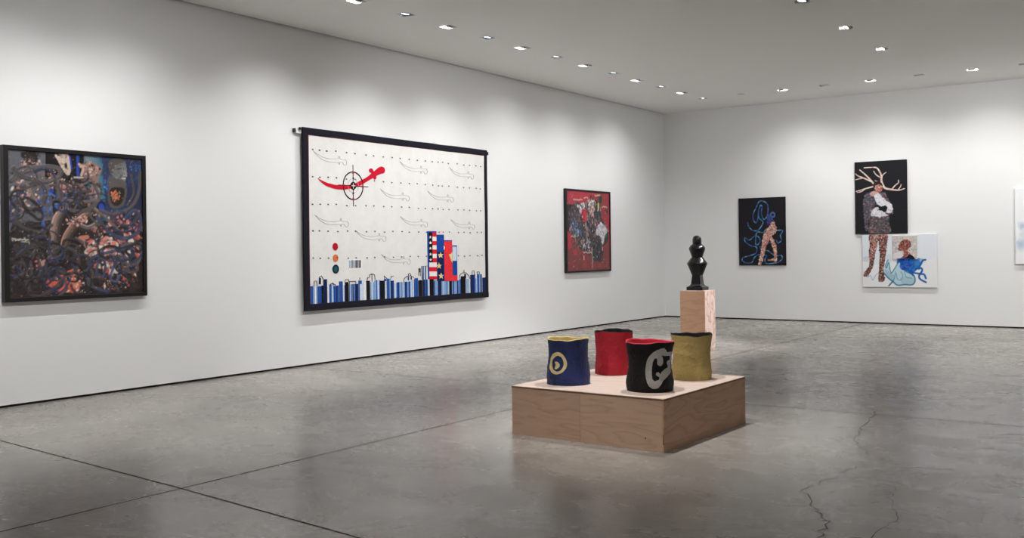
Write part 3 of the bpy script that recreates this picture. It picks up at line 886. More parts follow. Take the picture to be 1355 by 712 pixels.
    mix = dict(denim=('denim', 'denim', 'royal', 'sky', 'navy'), pale=('pale', 'white', 'sky', 'pale', 'denim'), sky=('sky', 'denim', 'pale', 'sky'), navy=('navy', 'navy', 'royal'), black=('black',),
               white=('white', 'pale', 'white', 'sky'), teal=('teal', 'navy', 'denim'), grey=('grey', 'black'))
    zb = bw*0.95
    for src, Vw in ((z3, Cv), (z4, D)):
        for (a, b, top, c) in src:
            pa, pb2 = Vw([(a, top), (b, top)]); xa, xb, zt = pa[0], pb2[0]-.004, (pa[1]+pb2[1])/2
            x = xa; bm = bmesh.new()
            while x < xb-.004:
                wd = min(rk.choice((.014, .022, .034)), xb-x)
                patch(bm, [(x, zb), (x+wd, zb), (x+wd, zt+rk.uniform(-.004, .004)), (x, zt)], 0.004, names.index(rk.choice(mix[c]))); x += wd
            obj('skyline_strip', bm, mats, t)
    # thin line drawing of roofs and domes above the strips
    def lines(Vw, *polys):
        for p in polys:
            bm = bmesh.new(); line(bm, Vw(p), 0.0065, 0.006); obj('stitched_roofline', bm, M_BLACKTHREAD, t)
    lines(Cv, [(136, 488), (138, 448), (156, 446), (158, 486)], [(172, 470), (174, 420), (190, 412), (203, 435)], [(245, 478), (268, 462), (292, 478)], [(268, 462), (275, 478)], [(358, 455), (360, 440), (386, 438), (388, 455)],
          [(390, 470), (392, 452), (435, 450), (437, 470)], [(465, 440), (465, 425)], [(518, 450), (520, 425), (535, 422), (537, 405), (555, 397), (573, 405), (575, 440)], [(553, 400), (553, 455)], [(645, 432), (640, 412), (662, 432)], [(690, 430), (692, 415), (710, 414)])
    lines(D, [(68, 455), (75, 430), (95, 415), (120, 412), (145, 425)], [(105, 413), (103, 400), (112, 395), (122, 402), (121, 413)], [(180, 415), (178, 360), (188, 358), (192, 415)], [(203, 440), (200, 345), (245, 342)], [(472, 435), (480, 405), (500, 392), (525, 392), (545, 415), (550, 435)],
          [(510, 390), (510, 372)], [(568, 405), (570, 378), (582, 376), (584, 405)], [(605, 402), (606, 386), (620, 384), (622, 402)])
    def rect(Vw, x0, x1, ya, yb, c, off=0.006):
        patch(bm, Vw([(x0, yb), (x1, yb), (x1, ya), (x0, ya)]), off, names.index(c))
    def srect(*a):
        nonlocal bm
        bm = bmesh.new(); rect(*a); obj('small_patch', bm, mats, t)
    srect(Cv, 172, 185, 425, 470, 'navy'); srect(D, 184, 193, 360, 388, 'black'); srect(D, 208, 216, 345, 440, 'denim'); srect(D, 224, 232, 345, 440, 'navy'); srect(D, 216, 224, 345, 440, 'pale')
    srect(D, 512, 524, 402, 432, 'navy'); srect(D, 100, 108, 418, 445, 'denim'); srect(D, 121, 127, 420, 440, 'navy'); srect(Cv, 640, 656, 434, 450, 'royal'); srect(Cv, 455, 478, 445, 470, 'denim')
    # the four flag towers
    def star(Vw, x, y, r, c, off):
        P = []
        for k in range(10):
            a = math.pi/2+k*math.pi/5; rr = r if k % 2 == 0 else r*0.42
            P.append((x+rr*math.cos(a)*0.85, y-rr*math.sin(a)))
        patch(bm, Vw(P), off, names.index(c))
    bm = bmesh.new()
    rect(D, 247, 312, 90, 437, 'royal', 0.007); rect(D, 255, 281, 98, 315, 'black', 0.009)
    for k in range(7): rect(D, 281, 311, 99+31*k, 99+31*(k+1), 'red' if k % 2 == 0 else 'white', 0.009)
    for k, (a, b, c) in enumerate(((317, 350, 'white'), (350, 382, 'red'), (382, 416, 'white'), (416, 438, 'red'))): rect(D, 255, 311, a, b, c, 0.009)
    for y in (133, 173, 214, 257, 297): star(D, 266, y, 12, 'white', 0.011)
    o = obj('flag_tower', bm, mats, t); o['label'] = 'tall tower patch with white stars and red and white stripes'
    bm = bmesh.new(); rect(D, 313, 367, 115, 452, 'navy', 0.0065); rect(D, 314, 366, 118, 240, 'royal', 0.0075)
    for x, y in ((340, 264), (326, 342), (340, 415)): star(D, x, y, 24, 'gold', 0.010)
    o = obj('flag_tower', bm, mats, t); o['label'] = 'navy tower patch with three pale gold stars'
    bm = bmesh.new(); rect(D, 363, 425, 155, 452, 'royal', 0.007); rect(D, 366, 424, 163, 451, 'coral', 0.009)
    patch(bm, D([(398, 258), (412, 256), (424, 240), (424, 320), (412, 300), (414, 280)]), 0.011, names.index('gold'))
    patch(bm, D([(363, 195), (370, 205), (366, 225), (362, 222)]), 0.011, names.index('white'))
    o = obj('flag_tower', bm, mats, t); o['label'] = 'plain red tower patch with a cut pale star'
    bm = bmesh.new(); rect(D, 425, 460, 193, 452, 'royal', 0.0065); rect(D, 427, 456, 202, 305, 'pale', 0.008); rect(D, 424, 458, 410, 452, 'coral', 0.0085)
    o = obj('flag_tower', bm, mats, t); o['label'] = 'shortest tower patch in white, blue and red'
    # hanging rod
    yc = (y0+y1)/2
    r_ = thing('hanging_rod', 'pale hanging rod with black end caps carrying the scimitar quilt', 'rod', (0, yc, z1-0.045), R(90))
    bm = bmesh.new(); add_box(bm, -Wq/2-0.075, Wq/2+0.055, -0.040, -0.034, -0.030, 0.030, bevel=0.0015); obj('rail', bm, M_WHITEMETAL, r_)
    for sx in (-1, 1):
        xx = sx*(Wq/2+0.045)-(0.03 if sx < 0 else 0.0)
        bm = bmesh.new(); add_box(bm, xx-0.020, xx+0.020, -0.034, -0.001, -0.018, 0.018, bevel=0.002); obj('bracket', bm, M_WHITEMETAL, r_)
        bm = bmesh.new(); add_box(bm, xx-sx*(-0.022)-0.007, xx-sx*(-0.022)+0.007, -0.050, -0.006, -0.022, 0.026, bevel=0.002); obj('end_cap', bm, M_BLACKMETAL, r_)
    bm = bmesh.new(); add_lathe(bm, [(.004, 0), (.014, .003), (.018, .014), (.014, .026), (.004, .030)], 20)
    bmesh.ops.rotate(bm, verts=bm.verts, cent=(0, 0, 0), matrix=Matrix.Rotation(R(90), 3, 'X')); bmesh.ops.translate(bm, verts=bm.verts, vec=(-Wq/2-0.036, -0.047, 0.026))
    obj('clip', bm, M_BLACKMETAL, r_, True)
make_quilt()

# ------------------------------------------------------------------ the dark painting at the left
def make_left_painting():
    y0, y1, z0, z1 = -13.470, -11.994, 0.970, 2.420
    w_, h_ = y1-y0, z1-z0; dep = 0.068
    t = thing('framed_painting', 'large dark swirling figure painting in black frame, leftmost on the wall', 'painting', (0, (y0+y1)/2, z0), R(90))
    frame_box('frame', w_, h_, dep, 0.040, 0.022, M_FRAME, t)
    h = hom([(5.7, 192.8), (194.1, 204.9), (194.8, 390.6), (5.7, 401.4)], w_, h_)
    V = view(h, 0, 180, 2.967); A = view(h, 0, 190, 6.47); B = view(h, 95, 195, 6.781); C_ = view(h, 0, 295, 6.47); D = view(h, 95, 295, 6.476)
    c = Canvas(w_-0.084, h_-0.084, 0.0072, (44, 38, 38), 3)
    # canvas coordinates start at the inner opening
    sh = lambda Vw: (lambda pts: [(x, z-0.042) for x, z in Vw(pts)])
    V, A, B, C_, D = map(sh, (V, A, B, C_, D))
    k = 1.45/712*1.32      # metres per pixel of the overall view
    allp = V([(27, 48), (566, 83), (570, 612), (30, 645)])
    c.poly(V([(20, 40), (200, 52), (190, 120), (215, 330), (150, 340), (60, 330), (20, 420)]), (92, 93, 101), smooth=False)
    c.dabs(V([(20, 40), (190, 60), (200, 330), (30, 380)]), [(84, 86, 96), (100, 100, 106), (72, 72, 82)], 220, .01, .05, 0.5, smooth=False)
    c.poly(V([(186, 55), (335, 65), (330, 180), (180, 170)]), (20, 18, 21), smooth=False)
    c.poly(V([(336, 66), (420, 72), (420, 310), (380, 300), (330, 180)]), (88, 108, 116), smooth=False)
    for i in range(16):
        f_ = i/15; c.stroke(V([(345+f_*95, 66), (372+f_*66, 180), (352+f_*78, 320)]), .024, (int(120-92*f_), int(130-34*f_), int(134-10*f_)), 0.85)
    c.poly(V([(405, 70), (580, 80), (580, 420), (520, 400), (420, 300)]), (44, 52, 82), smooth=False)
    c.dabs(V([(405, 70), (580, 80), (580, 300), (420, 300)]), [(42, 50, 78), (50, 60, 94), (38, 44, 68), (46, 76, 98)], 260, .010, .05, 0.55, smooth=False)
    c.poly(V([(505, 200), (580, 180), (580, 420), (510, 330)]), (40, 44, 70), 0.8)
    c.dabs(V([(515, 110), (560, 110), (560, 130), (520, 130)]), [(56, 84, 150), (74, 110, 170)], 20, .006, .012)
    # lower field of dense dark paint
    low = V([(28, 380), (200, 330), (570, 330), (575, 620), (28, 650)])
    c.poly(low, (48, 41, 40), smooth=False)
    c.dabs(low, [(34, 30, 32), (58, 50, 48), (42, 40, 48), (26, 23, 25), (70, 60, 58)], 900, .006, .03, 0.7, .0015, smooth=False)
    mid = V([(40, 150), (200, 130), (400, 170), (400, 330), (40, 370)])
    c.dabs(mid, [(40, 36, 40), (62, 54, 56), (48, 46, 58), (30, 26, 28), (92, 78, 74), (120, 92, 86)], 420, .006, .026, 0.65, .0015)
    # dark haired head
    c.ell(*A([(275, 125)])[0], .068*1.0, .075, (38, 30, 28)); c.dabs(A([(205, 140), (350, 140), (350, 220), (215, 225)]), [(150, 116, 106), (106, 82, 76), (190, 160, 150), (70, 54, 52)], 60, .005, .016, 1, .001)
    c.dabs(A([(215, 70), (335, 75), (345, 150), (210, 150)]), [(30, 24, 24), (60, 48, 46)], 30, .006, .02)
    # pale scumbles, left
    pinks = [(196, 170, 162), (214, 198, 190), (176, 128, 120), (206, 150, 140), (120, 88, 82), (60, 50, 50)]
    for ar, n in ((A([(130, 350), (330, 350), (340, 480), (150, 500)]), 90), (A([(190, 290), (320, 280), (320, 330), (200, 330)]), 30), (A([(70, 540), (120, 540), (110, 640), (75, 640)]), 24),
                  (A([(440, 210), (520, 240), (500, 390), (430, 360)]), 45), (A([(500, 300), (647, 320), (647, 420), (510, 430)]), 60), (A([(210, 520), (280, 540), (270, 600), (200, 590)]), 30)):
        c.dabs(ar, pinks, int(n*.6), .007, .026, .9, .002, elong=3)
    # pale skull like face
    c.poly(A([(480, 95), (530, 110), (590, 82), (612, 170), (612, 255), (585, 270), (550, 230), (515, 165)]), (184, 166, 152), 1, .001)
    c.dabs(A([(490, 100), (590, 90), (610, 250), (550, 220)]), [(200, 184, 170), (150, 128, 116), (214, 196, 186), (110, 86, 80)], 40, .005, .014, 1, .001)
    c.ell(*A([(575, 190)])[0], .014, .03, (30, 22, 24))
    # blues
    c.stroke(B([(66, 55), (66, 255)]), .015, (36, 66, 150), smooth=False); c.stroke(A([(610, 110), (625, 230)]), .008, (30, 60, 160), smooth=False)
    c.stroke(A([(376, 340), (376, 712)]), .016, (54, 88, 156), smooth=False); c.stroke(C_([(378, 0), (378, 65)]), .014, (54, 88, 156), smooth=False)
    rk = random.Random(3)
    for i in range(46):
        x, y = rk.uniform(375, 575), rk.uniform(415, 560)
        a = rk.choice(((0, 34), (36, 0), (22, 18), (0, 22)))
        c.stroke(A([(x, y), (x+a[0], y+a[1])]), rk.uniform(.004, .008), rk.choice(((50, 80, 146), (66, 98, 160), (44, 62, 116), (84, 118, 168))), smooth=False)
    for (x, y, r) in ((450, 405, .022), (345, 518, .032), (530, 528, .024), (440, 590, .014)): c.ell(*A([(x, y)])[0], r, r*1.05, (36, 64, 150))
    c.ell(*B([(270, 530)])[0], .05, .062, (22, 26, 50)); c.ell(*B([(277, 535)])[0], .030, .042, (44, 70, 164), rot=.4)
    c.dabs(B([(295, 290), (335, 280), (330, 390), (295, 380)]), [(44, 84, 164), (74, 128, 178), (40, 64, 130)], 26, .006, .016)
    # beast with pricked ears
    c.poly(B([(80, 150), (125, 155), (170, 130), (230, 145), (276, 180), (276, 225), (250, 250), (240, 350), (200, 330), (150, 250), (88, 255), (112, 200)]), (132, 106, 98), 1, .0015)
    c.dabs(B([(90, 150), (170, 132), (270, 180), (250, 250), (150, 245), (100, 240)]), [(156, 130, 118), (196, 150, 140), (90, 68, 64), (206, 186, 174), (60, 46, 46)], 90, .004, .014, 1, .001)
    c.ell(*B([(195, 160)])[0], .016, .012, (50, 30, 32)); c.ell(*B([(262, 190)])[0], .013, .013, (34, 26, 28))
    c.stroke(B([(78, 150), (112, 185), (96, 250)]), .012, (186, 156, 142))
    c.dabs(B([(0, 280), (250, 300), (260, 480), (120, 560), (0, 540)]), [(48, 42, 44), (70, 60, 60), (100, 82, 78), (32, 28, 30), (128, 100, 92)], 260, .006, .024, 0.9, .002)
    c.ell(*B([(238, 400)])[0], .030, .062, (178, 150, 142), 1, .2, .001); c.ell(*B([(185, 400)])[0], .016, .05, (150, 110, 104), 1, -.3)
    c.dabs(B([(0, 390), (40, 395), (50, 440), (0, 450)]), [(40, 90, 190), (120, 160, 210)], 16, .005, .012)
    # grey bust
    c.poly(B([(345, 130), (380, 100), (440, 92), (490, 120), (505, 190), (500, 240), (490, 300), (450, 318), (410, 290), (375, 250), (345, 200)]), (104, 104, 106), 1, .0015)
    c.poly(B([(342, 130), (380, 98), (440, 92), (492, 118), (440, 140), (400, 170), (375, 230), (345, 200)]), (78, 72, 70), 1, .0015)
    c.dabs(B([(380, 180), (500, 150), (495, 300), (420, 290)]), [(122, 122, 122), (92, 92, 96), (140, 138, 136), (74, 74, 78)], 50, .005, .016, 0.8)
    c.stroke(B([(420, 190), (455, 182)]), .006, (40, 38, 40)); c.stroke(B([(488, 200), (500, 240), (478, 248)]), .006, (150, 148, 146)); c.stroke(B([(466, 272), (492, 272)]), .006, (196, 188, 184))
    c.poly(B([(345, 250), (400, 270), (490, 300), (490, 345), (345, 350)]), (86, 82, 82))
    # oval mirror with orange face
    c.poly(B([(345, 345), (495, 345), (500, 440), (470, 520), (390, 545), (340, 500)]), (84, 78, 78), 1, .001)
    c.poly(B([(360, 365), (475, 360), (480, 430), (450, 500), (395, 520), (358, 470)]), (40, 32, 32))
    c.dabs(B([(362, 395), (436, 388), (440, 430), (410, 490), (375, 495)]), [(186, 126, 84), (206, 110, 72), (160, 140, 120), (214, 84, 52), (130, 96, 76)], 60, .005, .013, 1, .001)
    # central dark animal body with pale edges
    c.poly(V([(246, 278), (380, 285), (392, 330), (330, 405), (250, 452), (196, 462), (206, 380)]), (42, 34, 32))
    for wd, off, col in ((.052, 10, (66, 56, 52)), (.036, 4, (104, 92, 84)), (.022, -2, (138, 124, 114)), (.010, -9, (176, 132, 122)), (.005, -12, (206, 160, 148))):
        c.stroke(V([(258+off, 272), (224+off, 322), (208+off, 392), (196+off, 464)]), wd, col, .9, .002, streak=.18, taper=(.6, 1))
    for wd, off, col in ((.046, 8, (60, 50, 46)), (.030, 3, (96, 80, 72)), (.016, -4, (134, 108, 98)), (.006, -10, (190, 134, 124))):
        c.stroke(V([(346+off, 300), (300+off, 336), (264+off, 386), (248+off, 434)]), wd, col, .9, .002, streak=.18)
    for wd, off, col in ((.034, 0, (58, 52, 52)), (.020, -4, (98, 88, 84)), (.007, -9, (150, 134, 128))):
        c.stroke(V([(372, 286+off), (392, 310+off), (384, 340+off), (350, 362+off), (322, 354+off)]), wd, col, .9, .002, streak=.2)
    c.dabs(V([(262, 330), (330, 310), (345, 335), (290, 360)]), pinks, 60, .005, .018, 1, .002)
    c.stroke(V([(318, 405), (345, 430), (368, 460)]), .026, (180, 140, 128), 1, .003, streak=.2); c.stroke(V([(318, 400), (345, 396)]), .020, (186, 116, 100), 1, .002)
    c.stroke(V([(160, 505), (200, 484)]), .024, (170, 130, 118), 1, .002)
    # lower right riot of pinks and whites
    riot = [(198, 124, 112), (212, 196, 186), (176, 92, 84), (220, 208, 200), (52, 46, 52), (36, 32, 36), (60, 66, 92), (140, 110, 106), (196, 84, 76), (88, 74, 74)]
    c.dabs(V([(345, 385), (440, 330), (560, 330), (560, 420), (545, 500), (520, 590), (420, 600), (350, 520)]), riot, 330, .010, .042, .95, .003, rot=2.3, elong=4)
    c.dabs(V([(360, 395), (470, 415), (440, 470), (350, 470)]), [(222, 208, 200), (206, 130, 118), (190, 170, 164), (206, 104, 92), (120, 96, 96)], 70, .010, .036, .95, .003, rot=.4, elong=4)
    c.dabs(V([(410, 500), (445, 490), (440, 590), (412, 595)]), [(216, 204, 196), (190, 160, 150), (150, 118, 108), (200, 100, 90)], 60, .006, .018, 1, .003, rot=1.4)
    c.dabs(V([(400, 560), (575, 540), (575, 625), (400, 625)]), [(48, 38, 36), (62, 48, 46), (36, 30, 30)], 160, .006, .03, 0.85)
    c.dabs(V([(380, 300), (560, 290), (560, 350), (400, 350)]), [(44, 40, 50), (34, 30, 34), (176, 110, 100), (60, 58, 76), (200, 170, 160)], 110, .005, .018, 1, .002)
    # orange red patch
    c.poly(V([(182, 572), (240, 545), (300, 520), (318, 580), (296, 612), (240, 612), (205, 598)]), (196, 92, 78))
    c.dabs(V([(186, 572), (240, 545), (305, 525), (318, 580), (290, 616), (210, 602)]), [(222, 96, 74), (230, 124, 70), (206, 150, 132), (190, 60, 56), (222, 196, 178), (206, 88, 68), (96, 50, 50)], 90, .008, .026, .95, .002, elong=3)
    c.dabs(V([(280, 540), (330, 520), (330, 610), (285, 625)]), [(214, 200, 190), (160, 140, 132), (92, 92, 110)], 40, .006, .016, 1, .002)
    c.dabs(V([(140, 495), (165, 490), (160, 520), (140, 525)]), [(206, 110, 100), (224, 170, 150)], 14, .005, .012)
    # thick swirls over everything
    g1, g2, g3, g4 = (74, 68, 70), (62, 57, 60), (54, 60, 84), (88, 80, 80)
    sw = [([(48, 178), (100, 142), (180, 122), (240, 132), (236, 160), (190, 180), (130, 182), (90, 200)], .030, g1), ([(60, 130), (85, 160), (150, 180), (180, 215), (170, 270), (120, 290), (80, 260), (75, 220)], .030, g2),
          ([(232, 185), (238, 240), (280, 290), (345, 290), (392, 245), (380, 200)], .026, g1), ([(250, 180), (300, 215), (360, 215)], .018, g2), ([(250, 245), (310, 260), (385, 250)], .018, g4),
          ([(395, 290), (450, 305), (520, 275), (552, 210), (556, 140)], .022, g1), ([(520, 150), (530, 220), (505, 270)], .016, g2), ([(385, 320), (430, 375), (490, 400), (545, 375), (556, 320), (530, 290), (500, 320)], .026, g3),
          ([(440, 310), (470, 345), (520, 345), (545, 310)], .018, g2), ([(390, 300), (420, 320), (470, 370)], .016, g4), ([(345, 500), (380, 470), (450, 450), (520, 440)], .020, g3), ([(345, 560), (370, 595), (420, 612)], .022, g3),
          ([(395, 470), (380, 530), (400, 560), (415, 510), (400, 465)], .018, g3), ([(440, 470), (470, 520), (460, 570), (435, 560), (450, 510), (490, 470)], .018, (60, 70, 104)), ([(350, 480), (365, 540), (400, 560)], .018, g2),
          ([(480, 430), (520, 420), (560, 440), (545, 490), (500, 500), (470, 470)], .022, (80, 74, 84)), ([(500, 510), (540, 500), (556, 470)], .016, g4), ([(95, 420), (140, 400), (180, 395)], .018, g1), ([(120, 480), (150, 430), (130, 395), (95, 410), (110, 440), (165, 425)], .018, g1),
          ([(135, 460), (122, 520), (140, 575), (160, 530), (150, 480)], .018, g2), ([(70, 470), (110, 440), (160, 420)], .020, g2), ([(110, 560), (112, 610), (150, 632), (200, 610), (240, 580)], .030, (66, 54, 54)), ([(175, 470), (230, 440), (290, 450), (310, 500), (280, 540), (230, 530), (220, 480)], .022, g2),
          ([(250, 560), (262, 600), (230, 630)], .018, g1), ([(290, 470), (345, 470), (350, 520), (310, 540), (280, 500)], .018, (50, 52, 66)), ([(60, 340), (110, 370), (170, 380), (205, 350)], .022, g2), ([(110, 190), (140, 250), (175, 330)], .016, (108, 98, 92)),
          ([(205, 470), (180, 500), (190, 560)], .016, g3), ([(300, 440), (330, 420), (300, 400)], .014, g1), ([(55, 520), (90, 500), (95, 540), (60, 560)], .020, g2)]
    for p, wd, col in sw: c.stroke(V(p), wd*0.80, tuple(int(min(255, v*1.14+4)) for v in col), 0.94, .005, streak=.30, edge=tuple(int(v*.62) for v in col))
    # many thinner loops of dragged paint
    rl = random.Random(21)
    for i in range(85):
        zone = rl.random()
        if zone < .45: cx, cy = rl.uniform(50, 330), rl.uniform(390, 610)
        elif zone < .75: cx, cy = rl.uniform(330, 550), rl.uniform(300, 600)
        else: cx, cy = rl.uniform(50, 390), rl.uniform(150, 320)
        rx, ry = rl.uniform(14, 52), rl.uniform(12, 46); t0 = rl.uniform(0, 6.3); sp = rl.uniform(2.0, 5.6); ro = rl.uniform(0, 3.1)
        P = []
        for q in range(9):
            a_ = t0+sp*q/8; u, v = rx*math.cos(a_), ry*math.sin(a_)*(1+.15*q/8)
            P.append((min(560, max(38, cx+u*math.cos(ro)-v*math.sin(ro))), min(618, max(70, cy+u*math.sin(ro)+v*math.cos(ro)))))
        col = rl.choice(((58, 52, 54), (44, 40, 42), (72, 66, 68), (50, 54, 74), (36, 32, 34), (84, 76, 74), (48, 56, 86)))
        c.stroke(V(P), rl.uniform(.007, .015), col, .9, .004, streak=.3, edge=tuple(int(v_*1.35) for v_ in col))
    # splatter and scribbled marks
    c.dabs(allp, [(206, 196, 188), (190, 130, 120), (150, 140, 140)], 120, .0035, .006, 0.8, smooth=False)
    c.dabs(low, [(200, 116, 104), (120, 70, 62), (170, 160, 156)], 110, .0035, .007, 0.8, smooth=False)
    for x0, y, n in ((108, 150, 12),):
        for i in range(n): c.stroke(C_([(x0+i*12, y-rk.uniform(0, 14)), (x0+6+i*12, y+rk.uniform(-4, 8))]), .0042, (190, 186, 170), smooth=False)
    c.stroke(C_([(190, 165), (255, 168), (255, 182)]), .0042, (170, 166, 150), smooth=False)
    for i in range(8): c.stroke(B([(30+i*11, 266), (34+i*11, 272)]), .0045, (200, 190, 180), smooth=False)
    c.grain(0.16)
    o = c.mesh('painted_canvas', t, dep-0.018, M_PAINT); o.location.z = 0.042
make_left_painting()

# ------------------------------------------------------------------ the red painting
def make_red_painting():
    y0, y1, z0, z1 = -3.822, -2.283, 0.989, 2.446
    w_, h_ = y1-y0, z1-z0; dep = 0.056
    t = thing('framed_painting', 'red painting with a mottled tangled figure in black frame, right of the quilt', 'painting', (0, (y0+y1)/2, z0), R(90))
    frame_box('frame', w_, h_, dep, 0.030, 0.016, M_FRAME, t)
    h = hom([(750, 249.5), (808.7, 254), (808.9, 358.9), (750, 361)], w_, h_)
    V0 = view(h, 735, 240, 5.482); V = lambda p: [(x, z-0.032) for x, z in V0(p)]
    c = Canvas(w_-0.064, h_-0.064, 0.0105, (150, 54, 64), 9)
    allp = V([(85, 60), (402, 85), (402, 645), (85, 655)])
    c.poly(V([(80, 380), (200, 480), (410, 480), (410, 660), (80, 660)]), (122, 60, 62), smooth=False)
    c.dabs(allp, [(160, 50, 66), (138, 52, 58), (172, 52, 72), (122, 54, 56)], 420, .02, .07, .45, smooth=False)
    c.dabs(V([(85, 400), (402, 470), (402, 645), (85, 655)]), [(118, 58, 60), (128, 64, 64), (108, 58, 58), (136, 58, 62), (104, 74, 62)], 260, .02, .06, .5, smooth=False)
    c.poly(V([(90, 360), (150, 400), (160, 440), (120, 480), (88, 480)]), (182, 48, 70), .7)
    c.poly(V([(120, 70), (220, 80), (240, 130), (170, 150), (110, 120)]), (176, 44, 66), .6)
    c.poly(V([(84, 158), (125, 168), (150, 210), (145, 360), (110, 372), (84, 350)]), (44, 38, 42), smooth=False)
    mass = V([(110, 195), (160, 158), (225, 165), (260, 132), (310, 140), (335, 190), (345, 270), (382, 345), (380, 430), (350, 470), (340, 560), (275, 572), (235, 520), (195, 495), (140, 430), (108, 320)])
    c.poly(mass, (62, 54, 58))
    c.dabs(mass, [(46, 44, 50), (36, 52, 54), (74, 78, 96), (104, 84, 82), (130, 116, 116), (34, 30, 34), (116, 50, 58), (84, 96, 120), (150, 130, 126), (40, 60, 66)], 420, .014, .062, .9, .003, rot=1.9, elong=3.5)
    c.dabs(V([(115, 320), (150, 280), (190, 350), (190, 400), (140, 390)]), [(84, 110, 160), (150, 170, 200), (60, 80, 130), (40, 60, 66), (70, 110, 116)], 80, .010, .03, 1, .002, rot=1.9)
    c.dabs(V([(165, 165), (215, 160), (218, 205), (185, 222)]), [(206, 206, 206), (176, 184, 192), (226, 224, 222), (110, 120, 130)], 46, .012, .035, 1, .003, rot=2.2)
    c.dabs(V([(235, 140), (285, 132), (300, 175), (245, 175)]), [(200, 196, 190), (220, 216, 212), (150, 130, 120), (120, 104, 98)], 44, .012, .034, 1, .003)
    c.dabs(V([(245, 190), (285, 190), (285, 245), (250, 240)]), [(206, 170, 166), (196, 150, 146), (220, 204, 200), (150, 110, 106)], 34, .012, .032, 1, .002)
    c.ell(*V([(213, 245)])[0], .075, .115, (176, 34, 54), 1, 0, .002); c.dabs(V([(195, 215), (235, 215), (232, 285), (200, 285)]), [(190, 40, 58), (150, 30, 46), (206, 60, 70)], 30, .014, .03, .8)
    c.poly(V([(305, 340), (335, 300), (365, 330), (380, 360), (365, 420), (348, 455), (330, 400), (300, 385)]), (184, 180, 188), 1, .003)
    c.dabs(V([(305, 340), (335, 305), (378, 360), (350, 450), (320, 395)]), [(206, 202, 204), (150, 148, 180), (186, 178, 180), (128, 126, 166), (222, 218, 216)], 70, .012, .04, 1, .003, rot=1.9)
    c.poly(V([(362, 400), (385, 370), (388, 430), (352, 470)]), (46, 58, 50), .9)
    c.dabs(V([(270, 410), (330, 410), (340, 560), (280, 565)]), [(40, 36, 42), (56, 52, 60), (34, 46, 44), (72, 66, 78)], 110, .012, .04, 1, .002, rot=1.7)
    c.dabs(V([(205, 430), (250, 420), (250, 500), (215, 500)]), [(206, 204, 206), (60, 60, 76), (150, 150, 160), (36, 34, 40), (110, 110, 130)], 60, .009, .026, 1, .003, rot=1.7)
    c.dabs(V([(120, 400), (200, 410), (200, 500), (140, 500)]), [(70, 60, 60), (54, 62, 58), (104, 76, 70), (120, 96, 80), (44, 44, 48)], 90, .010, .03, .9, .002)
    c.ell(*V([(148, 515)])[0], .06, .055, (176, 52, 66), .9); c.ell(*V([(290, 530)])[0], .05, .05, (34, 64, 56), .9)
    c.ell(*V([(333, 140)])[0], .10, .12, (96, 72, 56), .7); c.ell(*V([(333, 130)])[0], .055, .075, (36, 52, 48)); c.ell(*V([(380, 205)])[0], .045, .07, (86, 68, 54), .8); c.ell(*V([(381, 222)])[0], .028, .035, (36, 52, 48))
    c.stroke(V([(318, 165), (318, 200)]), .022, (196, 190, 110)); c.ell(*V([(265, 112)])[0], .022, .026, (40, 26, 30))
    rk = random.Random(6)
    for x0, x1, y in ((140, 200, 132), (345, 385, 186), (205, 262, 516), (295, 330, 103), (215, 245, 118), (120, 150, 400)):
        x = x0
        while x < x1: c.stroke(V([(x, y-rk.uniform(-4, 6)), (x+5, y+rk.uniform(-4, 6))]), .008, (214, 190, 170), .9, smooth=False); x += 8
    for x, ya, yb, cc in ((270, 480, 625, (190, 150, 130)), (210, 540, 566, (220, 200, 190)), (205, 545, 640, (166, 50, 60)), (222, 560, 640, (160, 48, 58)), (345, 480, 500, (214, 190, 180))):
        c.stroke(V([(x, ya), (x+1, yb)]), .010, cc, .9, smooth=False)
    c.dabs(allp, [(206, 150, 140), (120, 40, 46), (214, 196, 186), (90, 70, 60), (190, 60, 70)], 260, .0055, .011, .9, smooth=False)
    c.dabs(mass, [(220, 214, 210), (190, 176, 172)], 46, .008, .018, 1, .002)
    c.grain(0.16)
    o = c.mesh('painted_canvas', t, dep-0.014, M_PAINT); o.location.z = 0.032
make_red_painting()

# ------------------------------------------------------------------ the pictures on the back wall
SKIN = [(206, 164, 146), (186, 132, 116), (222, 196, 182), (150, 96, 86), (196, 110, 100), (110, 84, 84), (230, 210, 198)]
MOTT = [(166, 104, 98), (60, 46, 46), (206, 174, 160), (84, 60, 58), (36, 30, 32), (176, 130, 120), (130, 62, 62), (92, 80, 80), (48, 38, 40)]
CLOTH = [(84, 84, 100), (60, 58, 66), (116, 112, 122), (96, 78, 78), (46, 44, 52), (130, 118, 116), (80, 60, 62)]

